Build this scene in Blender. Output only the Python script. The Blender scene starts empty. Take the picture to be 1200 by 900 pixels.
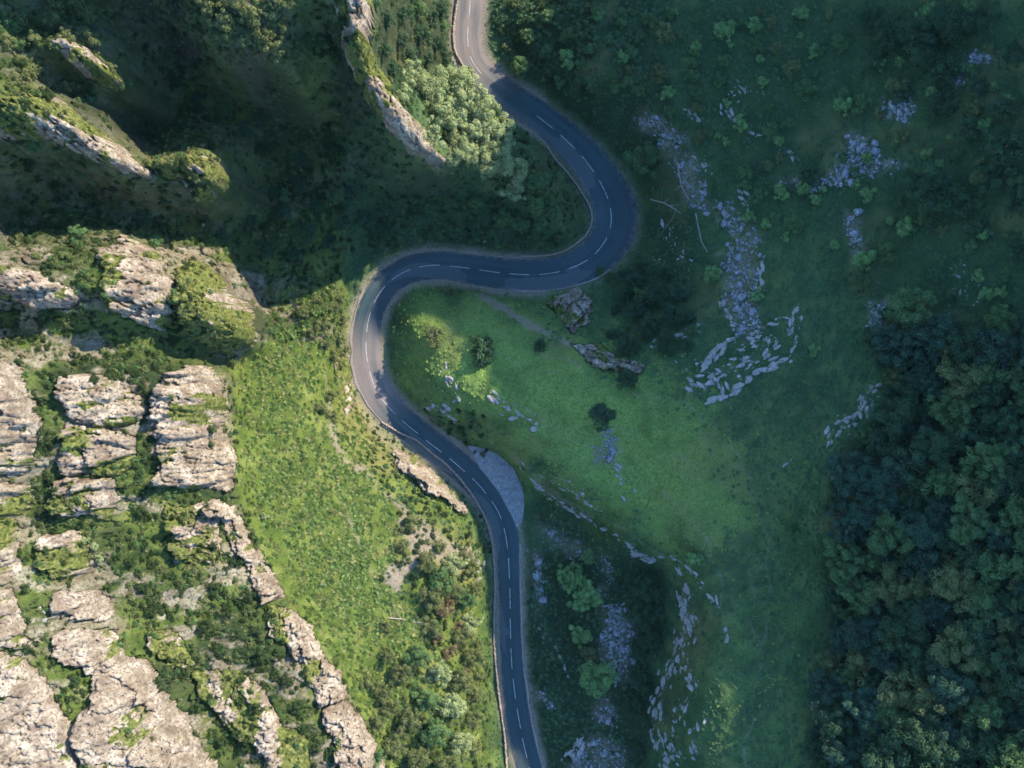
import bpy, math, random, time
import numpy as np
from mathutils import Vector, Matrix

T0 = time.time()
random.seed(7)
rng = np.random.default_rng(7)
scene = bpy.context.scene
col = scene.collection

# ------------------------------------------------------------------ camera
HAZE = 0.00003
CAM_H = 180.0                       # metres above the road
KPX = 0.175 / CAM_H                 # photograph pixel -> metres per metre of distance
cam_data = bpy.data.cameras.new("camera")
cam = bpy.data.objects.new("camera", cam_data)
col.objects.link(cam)
cam.location = (0, 0, CAM_H)
cam.rotation_euler = (0, 0, 0)      # drone camera, straight down
cam_data.sensor_width = 36.0
cam_data.lens = 18.0 / (600 * KPX)
cam_data.clip_start = 1.0
cam_data.clip_end = 6000.0
scene.camera = cam

# ------------------------------------------------------------------ light
SUN_EL = math.radians(33.0)
SUN_AZ = math.radians(40.0)         # measured from +x towards +y
sun_dir = Vector((math.cos(SUN_EL) * math.cos(SUN_AZ), math.cos(SUN_EL) * math.sin(SUN_AZ), math.sin(SUN_EL)))
sun_data = bpy.data.lights.new("sun", 'SUN')
sun_data.energy = 3.15
sun_data.angle = math.radians(0.53)
sun_data.color = (1.0, 0.87, 0.67)
sun = bpy.data.objects.new("sun", sun_data)
col.objects.link(sun)
sun.rotation_euler = sun_dir.to_track_quat('Z', 'Y').to_euler()
sun.location = (150, 120, 250)

world = bpy.data.worlds.new("World")
scene.world = world
world.use_nodes = True
wn = world.node_tree.nodes
wl = world.node_tree.links
bg = wn.get("Background") or wn.new("ShaderNodeBackground")
sky = wn.new("ShaderNodeTexSky")
sky.sky_type = 'NISHITA'
sky.sun_disc = False
sky.sun_elevation = SUN_EL
sky.sun_rotation = math.pi / 2 - SUN_AZ
sky.air_density = 1.5
sky.dust_density = 0.3
sky.ozone_density = 9.0
wl.new(sky.outputs[0], bg.inputs[0])
bg.inputs[1].default_value = 0.15

scene.view_settings.view_transform = 'Standard'
scene.view_settings.look = 'None'
scene.view_settings.exposure = 1.55
scene.view_settings.gamma = 1.0
scene.render.engine = 'CYCLES'
scene.cycles.use_denoising = True
scene.cycles.denoising_input_passes = 'RGB_ALBEDO_NORMAL'
scene.cycles.denoising_prefilter = 'ACCURATE'
scene.cycles.max_bounces = 5
scene.cycles.diffuse_bounces = 3
scene.cycles.transmission_bounces = 3
scene.cycles.use_adaptive_sampling = True

# ------------------------------------------------------------------ numeric helpers
def hash2(ix, iy, seed):
    ix = ix.astype(np.int64); iy = iy.astype(np.int64)
    h = (ix * 374761393 + iy * 668265263 + seed * 974634777) & 0xFFFFFFFF
    h = ((h ^ (h >> 13)) * 1274126177) & 0xFFFFFFFF
    h = ((h ^ (h >> 16)) * 2246822519) & 0xFFFFFFFF
    h = h ^ (h >> 15)
    return (h & 0xFFFFFF) / float(0xFFFFFF)

def vnoise(x, y, seed=0):
    ix = np.floor(x); iy = np.floor(y)
    fx = x - ix; fy = y - iy
    fx = fx * fx * fx * (fx * (fx * 6 - 15) + 10); fy = fy * fy * fy * (fy * (fy * 6 - 15) + 10)
    a = hash2(ix, iy, seed); b = hash2(ix + 1, iy, seed)
    c = hash2(ix, iy + 1, seed); d = hash2(ix + 1, iy + 1, seed)
    return (a + (b - a) * fx + (c - a) * fy + (a - b - c + d) * fx * fy) * 2 - 1

def fbm(x, y, octaves=4, seed=0, gain=0.5):
    s = 0; amp = 1.0; tot = 0
    for o in range(octaves):
        ca, sa = math.cos(0.7 * o), math.sin(0.7 * o)
        s = s + amp * vnoise(x * ca - y * sa + 17.3 * o, x * sa + y * ca - 9.1 * o, seed + o * 31)
        tot += amp; amp *= gain
        x = x * 2.03; y = y * 2.03
    return s / tot

def worley(x, y, seed=0):
    ix = np.floor(x); iy = np.floor(y)
    f1 = np.full(x.shape, 9.0); f2 = np.full(x.shape, 9.0); cid = np.zeros(x.shape); ox = np.zeros(x.shape); oy = np.zeros(x.shape)
    for dx in (-1, 0, 1):
        for dy in (-1, 0, 1):
            cx = ix + dx; cy = iy + dy
            px = cx + 0.1 + 0.8 * hash2(cx, cy, seed); py = cy + 0.1 + 0.8 * hash2(cx, cy, seed + 77)
            d = np.hypot(px - x, py - y)
            c = hash2(cx, cy, seed + 155)
            near = d < f1
            ox = np.where(near, px - x, ox); oy = np.where(near, py - y, oy)
            f2 = np.where(near, f1, np.minimum(f2, d))
            cid = np.where(near, c, cid)
            f1 = np.where(near, d, f1)
    return f1, f2, cid, ox, oy

def smooth(a, b, x):
    t = np.clip((x - a) / (b - a), 0, 1)
    return t * t * (3 - 2 * t)

def poly_sdf(px, py, poly):
    """signed distance, positive inside"""
    P = np.asarray(poly, float); n = len(P)
    d = np.full(px.shape, 1e9); inside = np.zeros(px.shape, bool)
    for i in range(n):
        ax, ay = P[i]; bx, by = P[(i + 1) % n]
        ex, ey = bx - ax, by - ay
        wx, wy = px - ax, py - ay
        t = np.clip((wx * ex + wy * ey) / (ex * ex + ey * ey + 1e-9), 0, 1)
        d = np.minimum(d, np.hypot(wx - t * ex, wy - t * ey))
        if ay != by:
            cond = ((ay > py) != (by > py)) & (px < ex * (py - ay) / (by - ay) + ax)
            inside ^= cond
    return np.where(inside, d, -d)

def line_dist(px, py, line):
    P = np.asarray(line, float)
    d = np.full(px.shape, 1e9)
    for i in range(len(P) - 1):
        ax, ay = P[i][:2]; ex, ey = P[i + 1][0] - ax, P[i + 1][1] - ay
        wx, wy = px - ax, py - ay
        t = np.clip((wx * ex + wy * ey) / (ex * ex + ey * ey + 1e-9), 0, 1)
        d = np.minimum(d, np.hypot(wx - t * ex, wy - t * ey))
    return d

def catmull(pts, step):
    """resampled smooth curve through pts (any dimension)"""
    P = np.asarray(pts, float)
    P = np.vstack([2 * P[0] - P[1], P, 2 * P[-1] - P[-2]])
    out = []
    for i in range(1, len(P) - 2):
        for t in np.linspace(0, 1, 24, endpoint=False):
            a, b, c, d = P[i - 1], P[i], P[i + 1], P[i + 2]
            out.append(0.5 * (2 * b + (c - a) * t + (2 * a - 5 * b + 4 * c - d) * t * t + (3 * b - a - 3 * c + d) * t ** 3))
    out.append(P[-2])
    out = np.array(out)
    seg = np.r_[0, np.cumsum(np.hypot(np.diff(out[:, 0]), np.diff(out[:, 1])))]
    s = np.arange(0, seg[-1], step)
    return np.stack([np.interp(s, seg, out[:, k]) for k in range(out.shape[1])], 1)

def unproj(u, v, z):
    s = KPX * (CAM_H - z)
    return (u - 600) * s, (450 - v) * s

def proj(x, y, z):
    s = 1.0 / (KPX * (CAM_H - z))
    return 600 + x * s, 450 - y * s

# ------------------------------------------------------------------ the lie of the land (photograph position -> height)
# road centre line travelling down the picture: u, v, half width on the travel's right side, half width on its left side, px
ROAD = [(640, -420, 17, 17), (606, -290, 17, 17), (572, -170, 17, 17), (562, -90, 17, 17), (553, -20, 17, 18), (550, 15, 17, 18), (548, 45, 16, 18), (553, 70, 16, 18), (570, 92, 16, 19), (600, 116, 17, 20),
        (632, 138, 18, 21), (660, 161, 19, 23), (685, 187, 20, 26), (705, 217, 21, 29), (716, 248, 22, 33),
        (712, 277, 22, 32), (692, 302, 21, 27), (660, 317, 20, 23), (622, 322, 20, 21), (580, 319, 19, 20), (540, 313, 18, 19),
        (505, 311, 18, 18), (474, 319, 18, 17), (449, 338, 18, 17), (434, 366, 18, 17), (429, 398, 18, 18), (432, 430, 19, 18),
        (444, 462, 19, 18), (468, 490, 18, 18), (501, 517, 18, 18), (535, 544, 18, 18), (565, 573, 17, 18), (585, 602, 16, 18),
        (594, 635, 15, 16), (597, 680, 14, 14), (598, 730, 14, 14), (600, 780, 14, 15), (605, 825, 15, 16), (613, 868, 16, 16),
        (624, 915, 16, 17), (640, 990, 17, 17), (655, 1080, 17, 17), (664, 1200, 17, 17), (668, 1330, 17, 17)]

CTRL = []
def C(*pts):
    CTRL.extend(pts)
# left flank, row by row
C((402,440,2.5),(385,440,7),(335,440,13),(272,440,18),(240,440,27),(190,440,35),(160,440,37),(80,440,43),(40,440,46),(0,440,51),(-60,440,58),(-200,440,70))
C((432,500,2),(400,500,8),(340,500,14),(274,500,18.5),(240,500,27),(190,500,35),(160,500,37),(80,500,44),(40,500,47),(0,500,52),(-60,500,59))
C((470,540,3.5),(440,545,8),(400,550,11),(505,555,4),(530,575,4))
C((556,610,2.5),(540,605,5),(500,600,9),(450,600,12),(400,600,14),(340,600,17),(288,600,20),(258,600,26),(220,600,29),(190,600,32),(150,600,34),(120,600,39),(70,600,42),(30,600,44),(0,600,49),(-60,600,55))
C((566,700,1.5),(553,700,6),(520,700,11),(470,700,14),(400,700,16),(345,700,19),(325,700,24),(290,700,27),(240,700,29),(190,700,31),(130,700,35),(90,700,41),(50,700,45),(0,700,49),(-60,700,55),(-200,700,66))
C((568,800,1.5),(556,800,7),(520,800,13),(470,800,16),(420,800,18),(402,800,22),(365,800,27),(320,800,27),(270,800,29),(220,800,31.5),(190,800,36),(120,800,43),(60,800,47.5),(0,800,52))
C((578,880,1.5),(560,880,8),(500,880,15),(450,880,18),(432,880,23),(400,880,27),(350,880,29),(310,880,32),(260,880,32),(235,880,35.5),(150,880,43.5),(80,880,48),(0,880,54),(-60,880,60))
C((590,1000,1.5),(560,1000,9),(450,1000,18),(400,1000,27),(300,1000,34),(200,1000,44),(0,1000,56),(-200,1000,68),(560,1130,9),(300,1130,34),(0,1130,56))
C((400,350,4),(385,365,8),(360,380,11),(320,400,13),(290,420,15),(405,395,2))
# fin and gully, upper part
C((400,-60,49.5),(408,0,48),(415,40,46),(420,60,44.5),(442,110,39.5),(462,138,36.5),(483,163,33),(500,180,29),(511,191,26))
C((522,212,12),(535,235,6),(560,268,2.5),(500,260,3),(470,280,1.5),(520,160,20),(545,140,17),(560,110,13),(575,120,8),(590,170,12.5),(620,200,11),(645,240,8.5),(672,262,4),(640,275,3.5),(610,285,2),(500,60,17),(515,40,9),(525,15,3),(480,0,24),(470,60,28),(455,90,33),(600,150,8),(625,165,6),(585,230,6),(600,255,3.5))
C((450,-80,38),(500,-80,16),(535,-80,2),(380,-80,46),(395,-120,48),(400,-200,62),(330,-160,52),(440,-150,48))  # unseen ridge past the top edge, raised to shade the ravine
C((385,40,34),(382,100,26),(410,150,18),(440,190,15),(480,225,8.5),(400,240,8.5),(350,245,10),(300,200,13),(330,300,8),(380,310,4.5),(420,290,2),(350,345,8),(300,350,11),(250,130,15.5),(200,60,22.5),(150,15,31),(300,30,46),(338,88,39),(252,40,42.5),(266,72,37),(225,12,42),(318,58,43),(300,105,23),(345,0,47),(310,130,17),(290,-80,42),(150,-80,48),(220,-180,62),(100,-180,64),(300,-210,64),(0,-170,64))
C((-30,120,54),(20,132,52),(60,142,50),(60,122,50),(100,150,47.5),(30,152,50),(90,164,47.5),(140,178,44.5),(120,172,45.5),(166,200,40),(0,170,45),(60,200,36),(120,222,32),(0,225,39),(0,262,37),(66,88,41),(98,110,38),(132,138,33),(160,170,30),(170,130,23),(200,110,20),(150,60,33),(0,60,50),(-60,60,55),(-200,100,66),(60,30,44),(65,55,49.5),(100,68,47),(138,95,42),(0,0,50),(-100,-80,58))
C((185,198,36),(228,186,37),(262,205,33),(200,250,25),(265,262,19),(300,285,10),(240,240,29),(150,240,29))
C((-30,310,53),(0,318,50),(60,335,47),(130,305,43),(180,340,39.5),(200,320,35),(250,350,33),(290,388,25),(-30,385,45),(0,388,42),(100,398,38),(200,405,32),(258,425,20),(0,278,39),(60,270,35),(140,262,28),(225,290,23),(296,335,14),(310,380,14))
# spur in the bend
C((452,375,.6),(470,350,1),(480,375,4.5),(520,400,10),(560,420,11.5),(500,440,7),(478,450,2.5),(540,475,9),(510,490,3),(560,505,5),(585,515,8),(530,355,5),(500,340,1.5))
C((562,348,7),(620,386,11),(680,407,14),(740,432,17),(600,352,1.8),(650,368,4.5),(700,382,8),(740,402,12),(720,345,3),(760,330,7),(765,370,12),(600,345,1))
C((600,450,13),(650,500,13.5),(700,480,16.5),(800,500,21.5),(900,500,26),(950,550,29.5),(630,430,13))
C((625,545,10),(655,568,10.5),(690,590,12),(740,632,14),(785,652,15.5),(712,540,13.5),(760,580,16),(812,700,18.5),(805,770,18),(788,830,17),(800,890,17.5),(810,1000,21))
C((640,580,3),(664,588,4),(698,608,5),(746,650,7.5),(770,664,8.5),(794,700,10),(790,760,9),(774,815,8),(762,850,7.5))
C((618,580,1.2),(650,600,1.8),(700,632,4),(750,668,6),(780,705,8),(772,770,7),(755,830,6),(765,890,7),(770,1000,8))
C((640,650,1.4),(640,750,1.4),(650,850,1.4),(700,700,3),(720,760,4),(700,850,3),(740,850,5),(700,900,3),(700,1000,3))
C((850,600,22),(900,700,24),(940,800,29),(880,880,26),(880,1000,27))
C((1000,500,31.5),(1000,600,32.5),(1000,800,33.5),(1100,500,38),(1100,700,40),(1100,880,40),(1200,500,44),(1200,700,47),(1200,880,47),(1300,500,51),(1300,800,53),(1450,700,58),(1200,1050,48),(1000,1000,34))
C((590,40,1),(600,20,2.5),(650,60,6),(600,80,1.8),(650,120,2.5),(700,100,8.5),(700,165,3),(740,180,4),(765,240,4),(750,300,2.5),(800,150,12),(800,50,15),(850,250,15),(850,330,16),(820,400,19),(900,150,20),(900,300,22),(900,400,25),(1000,200,28),(1000,350,30),(1000,50,27),(1100,100,36),(1100,300,37.5),(1200,50,43),(1200,300,44),(700,0,9),(800,0,15),(900,0,20),(1000,0,26),(600,-150,5),(800,-150,16),(1000,-150,28),(1200,-150,44),(1450,0,58))
rc = np.array(ROAD)
for i, (u, v, a, b) in enumerate(ROAD):
    C((u, v, 0.0))
    t = rc[min(i + 1, len(rc) - 1), :2] - rc[max(i - 1, 0), :2]; t = t / np.hypot(*t)
    n = np.array([t[1], -t[0]])           # left of travel in picture axes (v down)
    for sgn, w in ((1, b), (-1, a)):
        p = (u + sgn * n[0] * (w + 3), v + sgn * n[1] * (w + 3)); C((p[0], p[1], 0.15))
CT = np.array(CTRL, float)
# thin-plate spline with a little smoothing
S = 100.0
def tps_k(r2):
    return 0.5 * r2 * np.log(r2 + 1e-12)
X = CT[:, :2] / S
K = tps_k(((X[:, None, :] - X[None, :, :]) ** 2).sum(-1)) + np.eye(len(X)) * 0.0008
Pm = np.c_[np.ones(len(X)), X]
A = np.block([[K, Pm], [Pm.T, np.zeros((3, 3))]])
sol = np.linalg.solve(A, np.r_[CT[:, 2], np.zeros(3)])
U0, V0, US = -240, -240, 4
ug = np.arange(U0, 1441, US); vg = np.arange(V0, 1141, US)
UU, VV = np.meshgrid(ug / S, vg / S)
ZP = sol[-3] + sol[-2] * UU + sol[-1] * VV
for i in range(len(X)):
    ZP += sol[i] * tps_k((UU - X[i, 0]) ** 2 + (VV - X[i, 1]) ** 2)
ZP = np.clip(ZP, -0.2, 72)

def zpix(u, v):
    fu = np.clip((u - U0) / US, 0, ZP.shape[1] - 1.001); fv = np.clip((v - V0) / US, 0, ZP.shape[0] - 1.001)
    iu = fu.astype(int); iv = fv.astype(int); fu = fu - iu; fv = fv - iv
    return (ZP[iv, iu] * (1 - fu) + ZP[iv, iu + 1] * fu) * (1 - fv) + (ZP[iv + 1, iu] * (1 - fu) + ZP[iv + 1, iu + 1] * fu) * fv

def bilerp(G, xs, ys, x, y):
    fx = np.interp(x, xs, np.arange(len(xs))); fy = np.interp(y, ys, np.arange(len(ys)))
    ix = np.minimum(fx.astype(int), len(xs) - 2); iy = np.minimum(fy.astype(int), len(ys) - 2)
    fx = fx - ix; fy = fy - iy
    return (G[iy, ix] * (1 - fx) + G[iy, ix + 1] * fx) * (1 - fy) + (G[iy + 1, ix] * (1 - fx) + G[iy + 1, ix + 1] * fx) * fy

# coarse world grid: highest z whose own picture position carries that height
cx = np.arange(-130, 130.1, 0.6); cy = np.arange(-110, 110.1, 0.6)
CX, CY = np.meshgrid(cx, cy)
ZB = np.full(CX.shape, -0.2); found = np.zeros(CX.shape, bool)
prev = None
for z in np.arange(73, -0.6, -0.6):
    f = zpix(*proj(CX, CY, z)) - z
    hit = (f >= 0) & ~found
    if prev is not None:
        t = np.where(hit, f / np.maximum(f - prev, 1e-6), 0)
        ZB = np.where(hit, z + 0.6 * t, ZB)
    else:
        ZB = np.where(hit, z, ZB)
    found |= hit
    prev = f
def blur(G, n):
    for _ in range(n):
        G = (np.roll(G, 1, 0) + 2 * G + np.roll(G, -1, 0)) / 4
        G = (np.roll(G, 1, 1) + 2 * G + np.roll(G, -1, 1)) / 4
    return G
ZB = blur(ZB, 1)

# fine grid with stretched margins so that one sheet reaches the horizon
STEP = 0.23
def axis(lim):
    core = np.arange(-lim, lim + STEP / 2, STEP)
    out = [core[-1]]; s = STEP
    while out[-1] < 3500:
        s *= 1.17; out.append(out[-1] + s)
    ext = np.array(out[1:])
    return np.r_[-ext[::-1], core, ext]
gx = axis(88); gy = axis(83)
GX, GY = np.meshgrid(gx, gy)
GZ = bilerp(ZB, cx, cy, GX, GY)

# the gorge's high opposite rim beyond the frame, skyline shaped so its shadow fills the valley
RIM_Y = [-4000, -200, -60, -28, -12, -2, 5, 22, 36, 51, 65, 80, 98, 107, 114, 120, 127, 134, 145, 157, 180, 300, 4000]
RIM_H = [56, 56, 60, 68.5, 75.5, 79, 81.5, 83.5, 85.5, 87.5, 91.3, 95.5, 100.3, 100.5, 105, 106, 97, 86, 82, 78, 74, 68, 62]
def rim(x, y):
    h = np.interp(y, RIM_Y, RIM_H) + 1.2 * fbm(x * .11, y * .11, 3, 5) + .5 * fbm(x * .5, y * .5, 2, 6)
    return h * smooth(79, 95, x + 2.0 * fbm(x * .05, y * .05, 2, 8)) ** 0.8
far = smooth(140, 420, np.hypot(GX, GY))
GZ = GZ * (1 - far) + 66 * far
GZ = np.where(GX > 78, np.maximum(GZ, rim(GX, GY)), GZ)

GU, GV = proj(GX, GY, GZ)                       # where each spot falls in the picture
inview = (GU > -60) & (GU < 1260) & (GV > -60) & (GV < 960)

# ------------------------------------------------------------------ limestone outcrops on the left flank (picture polygons)
OUT = [
 # polygon, bulge m, joint direction deg, joint stretch, vegetation bias, label
 ([(-40,428),(5,428),(24,433),(38,468),(47,498),(43,528),(30,553),(-40,560)], 3.0, 5, 2.2, -.15, "pale limestone buttress highest on the cliff, with a straight grassy gully beside it"),
 ([(-40,566),(8,563),(32,570),(36,585),(22,603),(-40,606)], 2.0, 5, 2.2, .1, "small yellowish limestone block just below the highest buttress"),
 ([(72,445),(100,440),(140,446),(164,472),(166,490),(152,500),(118,497),(85,490),(74,470)], 2.6, 8, 2.6, -.02, "rounded limestone block between two green gullies, topmost of its column"),
 ([(80,500),(120,505),(160,513),(156,535),(140,552),(105,556),(74,550),(76,520)], 2.4, 4, 2.6, -.05, "cracked limestone block in the middle of its column between two gullies"),
 ([(66,564),(100,560),(133,561),(135,585),(126,604),(92,606),(60,600)], 2.2, 4, 2.6, .05, "flat mossy limestone block at the foot of its column between gullies"),
 ([(186,450),(200,434),(232,430),(252,438),(262,455),(264,478),(255,500),(268,520),(276,547),(270,573),(232,573),(190,566),(188,520),(181,482)], 3.4, 3, 2.8, -.08, "tall limestone buttress rising straight above the bracken slope"),
 ([(212,322),(235,310),(258,326),(266,347),(288,358),(302,380),(299,400),(270,416),(246,406),(218,391),(208,352)], 3.4, 20, 1.4, .22, "blunt mossy rock prow standing between the dark gully and bracken"),
 ([(122,290),(150,282),(188,298),(198,320),(201,352),(200,376),(192,387),(164,380),(136,363),(126,345)], 3.0, 12, 2.4, .0, "ledged limestone block behind the mossy prow"),
 ([(-40,308),(20,315),(68,331),(90,350),(82,363),(44,359),(-40,352)], 2.6, 8, 2.4, -.12, "long pale limestone ledge over a black overhang shadow"),
 ([(-40,118),(20,120),(46,112),(66,115),(100,145),(140,172),(174,199),(173,207),(150,202),(120,187),(85,174),(40,163),(-40,158)], 3.6, -32, 2.6, .06, "sunlit wedge-shaped limestone crest with grassy crown"),
 ([(180,196),(205,187),(228,182),(256,195),(270,213),(252,217),(234,202),(200,207)], 2.2, -25, 2.0, .2, "small mossy rock crest below the wedge-shaped crest"),
 ([(216,214),(234,222),(257,220),(258,238),(242,243)], 1.6, -20, 2.0, .05, "little yellow rock knob under the mossy crest"),
 ([(62,52),(76,49),(102,60),(127,78),(145,95),(138,102),(114,93),(88,74)], 2.4, -35, 2.4, .12, "narrow rock rib among bushes above the wedge-shaped crest"),
 ([(394,-40),(430,-40),(436,22),(433,54),(448,94),(464,116),(494,157),(520,189),(514,200),(479,174),(454,143),(428,110),(408,74),(398,30)], 3.6, -62, 2.4, .05, "long sharp rock fin above the road, bare on top and grassy at its tail"),
 ([(45,628),(88,621),(106,640),(101,668),(62,673),(44,660)], 2.2, 6, 2.4, .06, "tilted limestone slab crossed by fine grass lines"),
 ([(62,692),(118,687),(131,714),(126,726),(90,722),(62,714)], 2.0, 6, 2.6, -.15, "short bright white limestone step above the great slab"),
 ([(66,741),(130,734),(150,764),(170,785),(215,840),(250,897),(262,960),(112,960),(92,842),(113,815),(115,790),(86,779),(66,762)], 3.2, -38, 2.2, -.24, "great pale limestone slab with a stepped edge above a bushy gully"),
 ([(-40,765),(28,770),(50,800),(80,838),(104,960),(-40,960)], 2.4, -38, 2.2, -.24, "smooth white limestone slab split off by a long crack"),
 ([(-40,612),(12,610),(23,640),(24,668),(0,690),(-40,690)], 2.0, 10, 2.0, -.02, "broken brown limestone block over a grass ledge"),
 ([(-40,694),(14,694),(28,728),(36,758),(-40,758)], 2.0, 10, 2.0, .0, "grass-streaked limestone block just above the smooth white slab"),
 ([(248,590),(275,592),(300,640),(318,670),(331,699),(311,705),(296,672),(270,632)], 2.4, -50, 2.0, -.2, "uppermost pale section of the long diagonal limestone rib"),
 ([(316,711),(336,711),(368,738),(373,755),(389,780),(406,815),(377,830),(366,800),(350,772),(320,737)], 2.6, -50, 2.0, -.22, "middle section of the long diagonal limestone rib"),
 ([(380,834),(408,821),(428,858),(447,890),(452,940),(410,920),(392,870)], 2.4, -50, 2.0, -.18, "lowest section of the long diagonal limestone rib"),
 ([(228,792),(264,789),(300,800),(330,850),(358,870),(366,940),(318,940),(310,882),(270,852),(236,816)], 2.2, -42, 1.6, .12, "bushy broken outcrop between the great slab and diagonal rib"),
 ([(196,592),(246,594),(262,636),(246,660),(226,660),(202,640)], 1.8, -20, 1.8, .22, "yellow grassy rock shoulder below the tall buttress"),
 ([(170,737),(208,745),(226,778),(204,788),(182,766)], 1.6, -40, 1.6, .12, "small broken rock patch in the bushy gully"),
 ([(452,522),(464,524),(482,531),(522,563),(546,590),(556,614),(547,607),(502,577),(462,545)], 2.2, -38, 3.4, -.05, "thin sunlit rock ledge running beside the road cutting"),
 ([(396,418),(404,408),(410,440),(417,478),(406,492),(398,470)], 1.0, -80, 2.4, .0, "small pale rock strip on the sunny verge of the bend"),
 ([(639,352),(656,347),(672,341),(690,351),(696,366),(687,379),(668,391),(655,377)], 1.1, 62, 2.0, -.14, "bright fractured outcrop on the bank just below the widened bend"),
 ([(668,402),(690,405),(722,418),(750,432),(746,440),(712,431),(680,416)], 1.5, -22, 3.4, .0, "low straight limestone ledge along the crest of the spur"),
]
for i in range(len(OUT)):
    OUT[i] = OUT[i] + (i,)

rockm = np.zeros(GX.shape); vegm = np.zeros(GX.shape)
def poly_on_grid(poly, margin=14):
    P = np.array(poly)
    m = (GU > P[:, 0].min() - margin) & (GU < P[:, 0].max() + margin) & (GV > P[:, 1].min() - margin) & (GV < P[:, 1].max() + margin) & (np.abs(GX) < 88.3) & (np.abs(GY) < 83.3)
    ii = np.nonzero(m)
    return ii

def rock_relief(x, y, z, ang, stretch, seed):
    """blocky bedded relief in metres, with its cracks"""
    a = math.radians(ang)
    xr = x * math.cos(a) + y * math.sin(a); yr = -x * math.sin(a) + y * math.cos(a)
    wx = 0.7 * fbm(x * .5, y * .5, 3, seed + 3); wy = 0.7 * fbm(x * .5 + 9, y * .5, 3, seed + 4)
    f1, f2, c, ox, oy = worley((xr + wx) / (2.6 * stretch), (yr + wy) / 2.0, seed)
    g1, g2, d, px, py = worley((xr + wx * .7) / (0.9 * stretch), (yr + wy * .7) / 0.65, seed + 9)
    h1, h2, e, qx, qy = worley((xr + wx * .4) / (0.42 * stretch ** .5), (yr + wy * .4) / .36, seed + 19)
    t1 = (c * 7.3) % 1.0 - .5; t2 = (c * 13.7) % 1.0 - .5; t3 = (d * 7.3) % 1.0 - .5; t4 = (d * 13.7) % 1.0 - .5
    big = (c - .5) * 1.5 + 1.3 * t1 * ox + 1.5 * t2 * oy
    small = (d - .5) * 0.6 + .7 * t3 * px + .8 * t4 * py
    tiny = (e - .5) * .26
    crack = -0.9 * (1 - smooth(0, .07, f2 - f1)) - 0.40 * (1 - smooth(0, .10, g2 - g1))
    fine = 0.22 * fbm(x * 2.6, y * 2.6, 3, seed + 20, .65)
    return big + small + tiny + crack + fine, crack

# rough ground everywhere: hummocks, terracettes
hum = 0.55 * fbm(GX * .16, GY * .16, 4, 40) + 0.22 * fbm(GX * .8, GY * .8, 3, 41)
terr = np.where(GU > 455, 0.05 * np.sin((GZ + 1.6 * fbm(GX * .12, GY * .12, 3, 50)) * 5.2), 0)
GZ = GZ + np.where(inview, hum + terr * smooth(6, 12, GZ), hum)
cliffreg = np.clip(smooth(-8, 8, np.interp(GV, [330, 400, 430, 575, 640, 700, 760, 820, 900], [300, 300, 268, 274, 300, 332, 375, 410, 445]) - GU) * (GV > 400) + smooth(470, 420, GU) * (GV <= 400) * smooth(-3.5, 3.5, GZ - 7), 0, 1) * inview
slope0 = np.hypot(np.gradient(GZ, gy, axis=0), np.gradient(GZ, gx, axis=1))
ww = cliffreg * np.clip(.30 + .9 * smooth(.8, 2.0, slope0), 0, 1)
jj = np.nonzero(ww > .02)
rl, _c = rock_relief(GX[jj], GY[jj], GZ[jj], -8, 2.2, 777)
GZ[jj] += ww[jj] * rl * 1.15 + ww[jj] * .9 * fbm(GX[jj] * .3, GY[jj] * .3, 3, 778)
crag = np.zeros(GX.shape); crag[jj] = smooth(.10, .30, fbm(GX[jj] * .16, GY[jj] * .3, 4, 779) + .28 * smooth(1.2, 2.4, slope0[jj]) + .10 * rl) * cliffreg[jj]
ZG = GZ.copy()                                    # ground, outcrops excluded
ROCK = []                                         # per outcrop: grid window of its own
TOP = GZ.copy()
for poly, bulge, ang, st, vb, label, idx in OUT:
    ii = poly_on_grid(poly)
    if len(ii[0]) == 0:
        continue
    x, y = GX[ii], GY[ii]
    jit = (-1.0 if 'ledge running' in label else 2.6) + 8.5 * fbm(x * .30, y * .30, 4, 300 + idx, .62) + 3.2 * fbm(x * 1.5, y * 1.5, 3, 330 + idx)
    sd = poly_sdf(GU[ii], GV[ii], poly) + jit
    rel, crack = rock_relief(x, y, GZ[ii], ang, st, 400 + idx * 7)
    prof = bulge * (1 - np.exp(-np.maximum(sd, 0) / 3.2))
    fade = smooth(0, 6, sd)
    ztop = GZ[ii] + prof + (.85 if 'slab' in label else 1.5) * rel * (0.45 + .55 * fade) * smooth(-1, 2.5, sd)
    inside = sd > 0
    TOP[ii] = np.where(inside, np.maximum(ztop, TOP[ii] - .2), TOP[ii])
    ZG[ii] = np.where(sd > 1.5, GZ[ii] - 0.9, np.where(sd > 0, GZ[ii] - .2, ZG[ii]))
    vg_ = fbm(x * .22 / 1.0, y * .22, 4, 600 + idx) * .9 + .35 * fbm(x * .9, y * .9, 3, 640 + idx) - 0.05 + vb * 1.5 - 0.25 * (rel > .9) + 0.18 * (rel < -.4)
    vg_ = np.where(crack < -.55, vg_ + .12, vg_)
    ROCK.append((idx, label, ii, inside, smooth(-.12, .26, vg_)))
    rockm[ii] = np.maximum(rockm[ii], smooth(-3, 0, sd))

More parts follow.
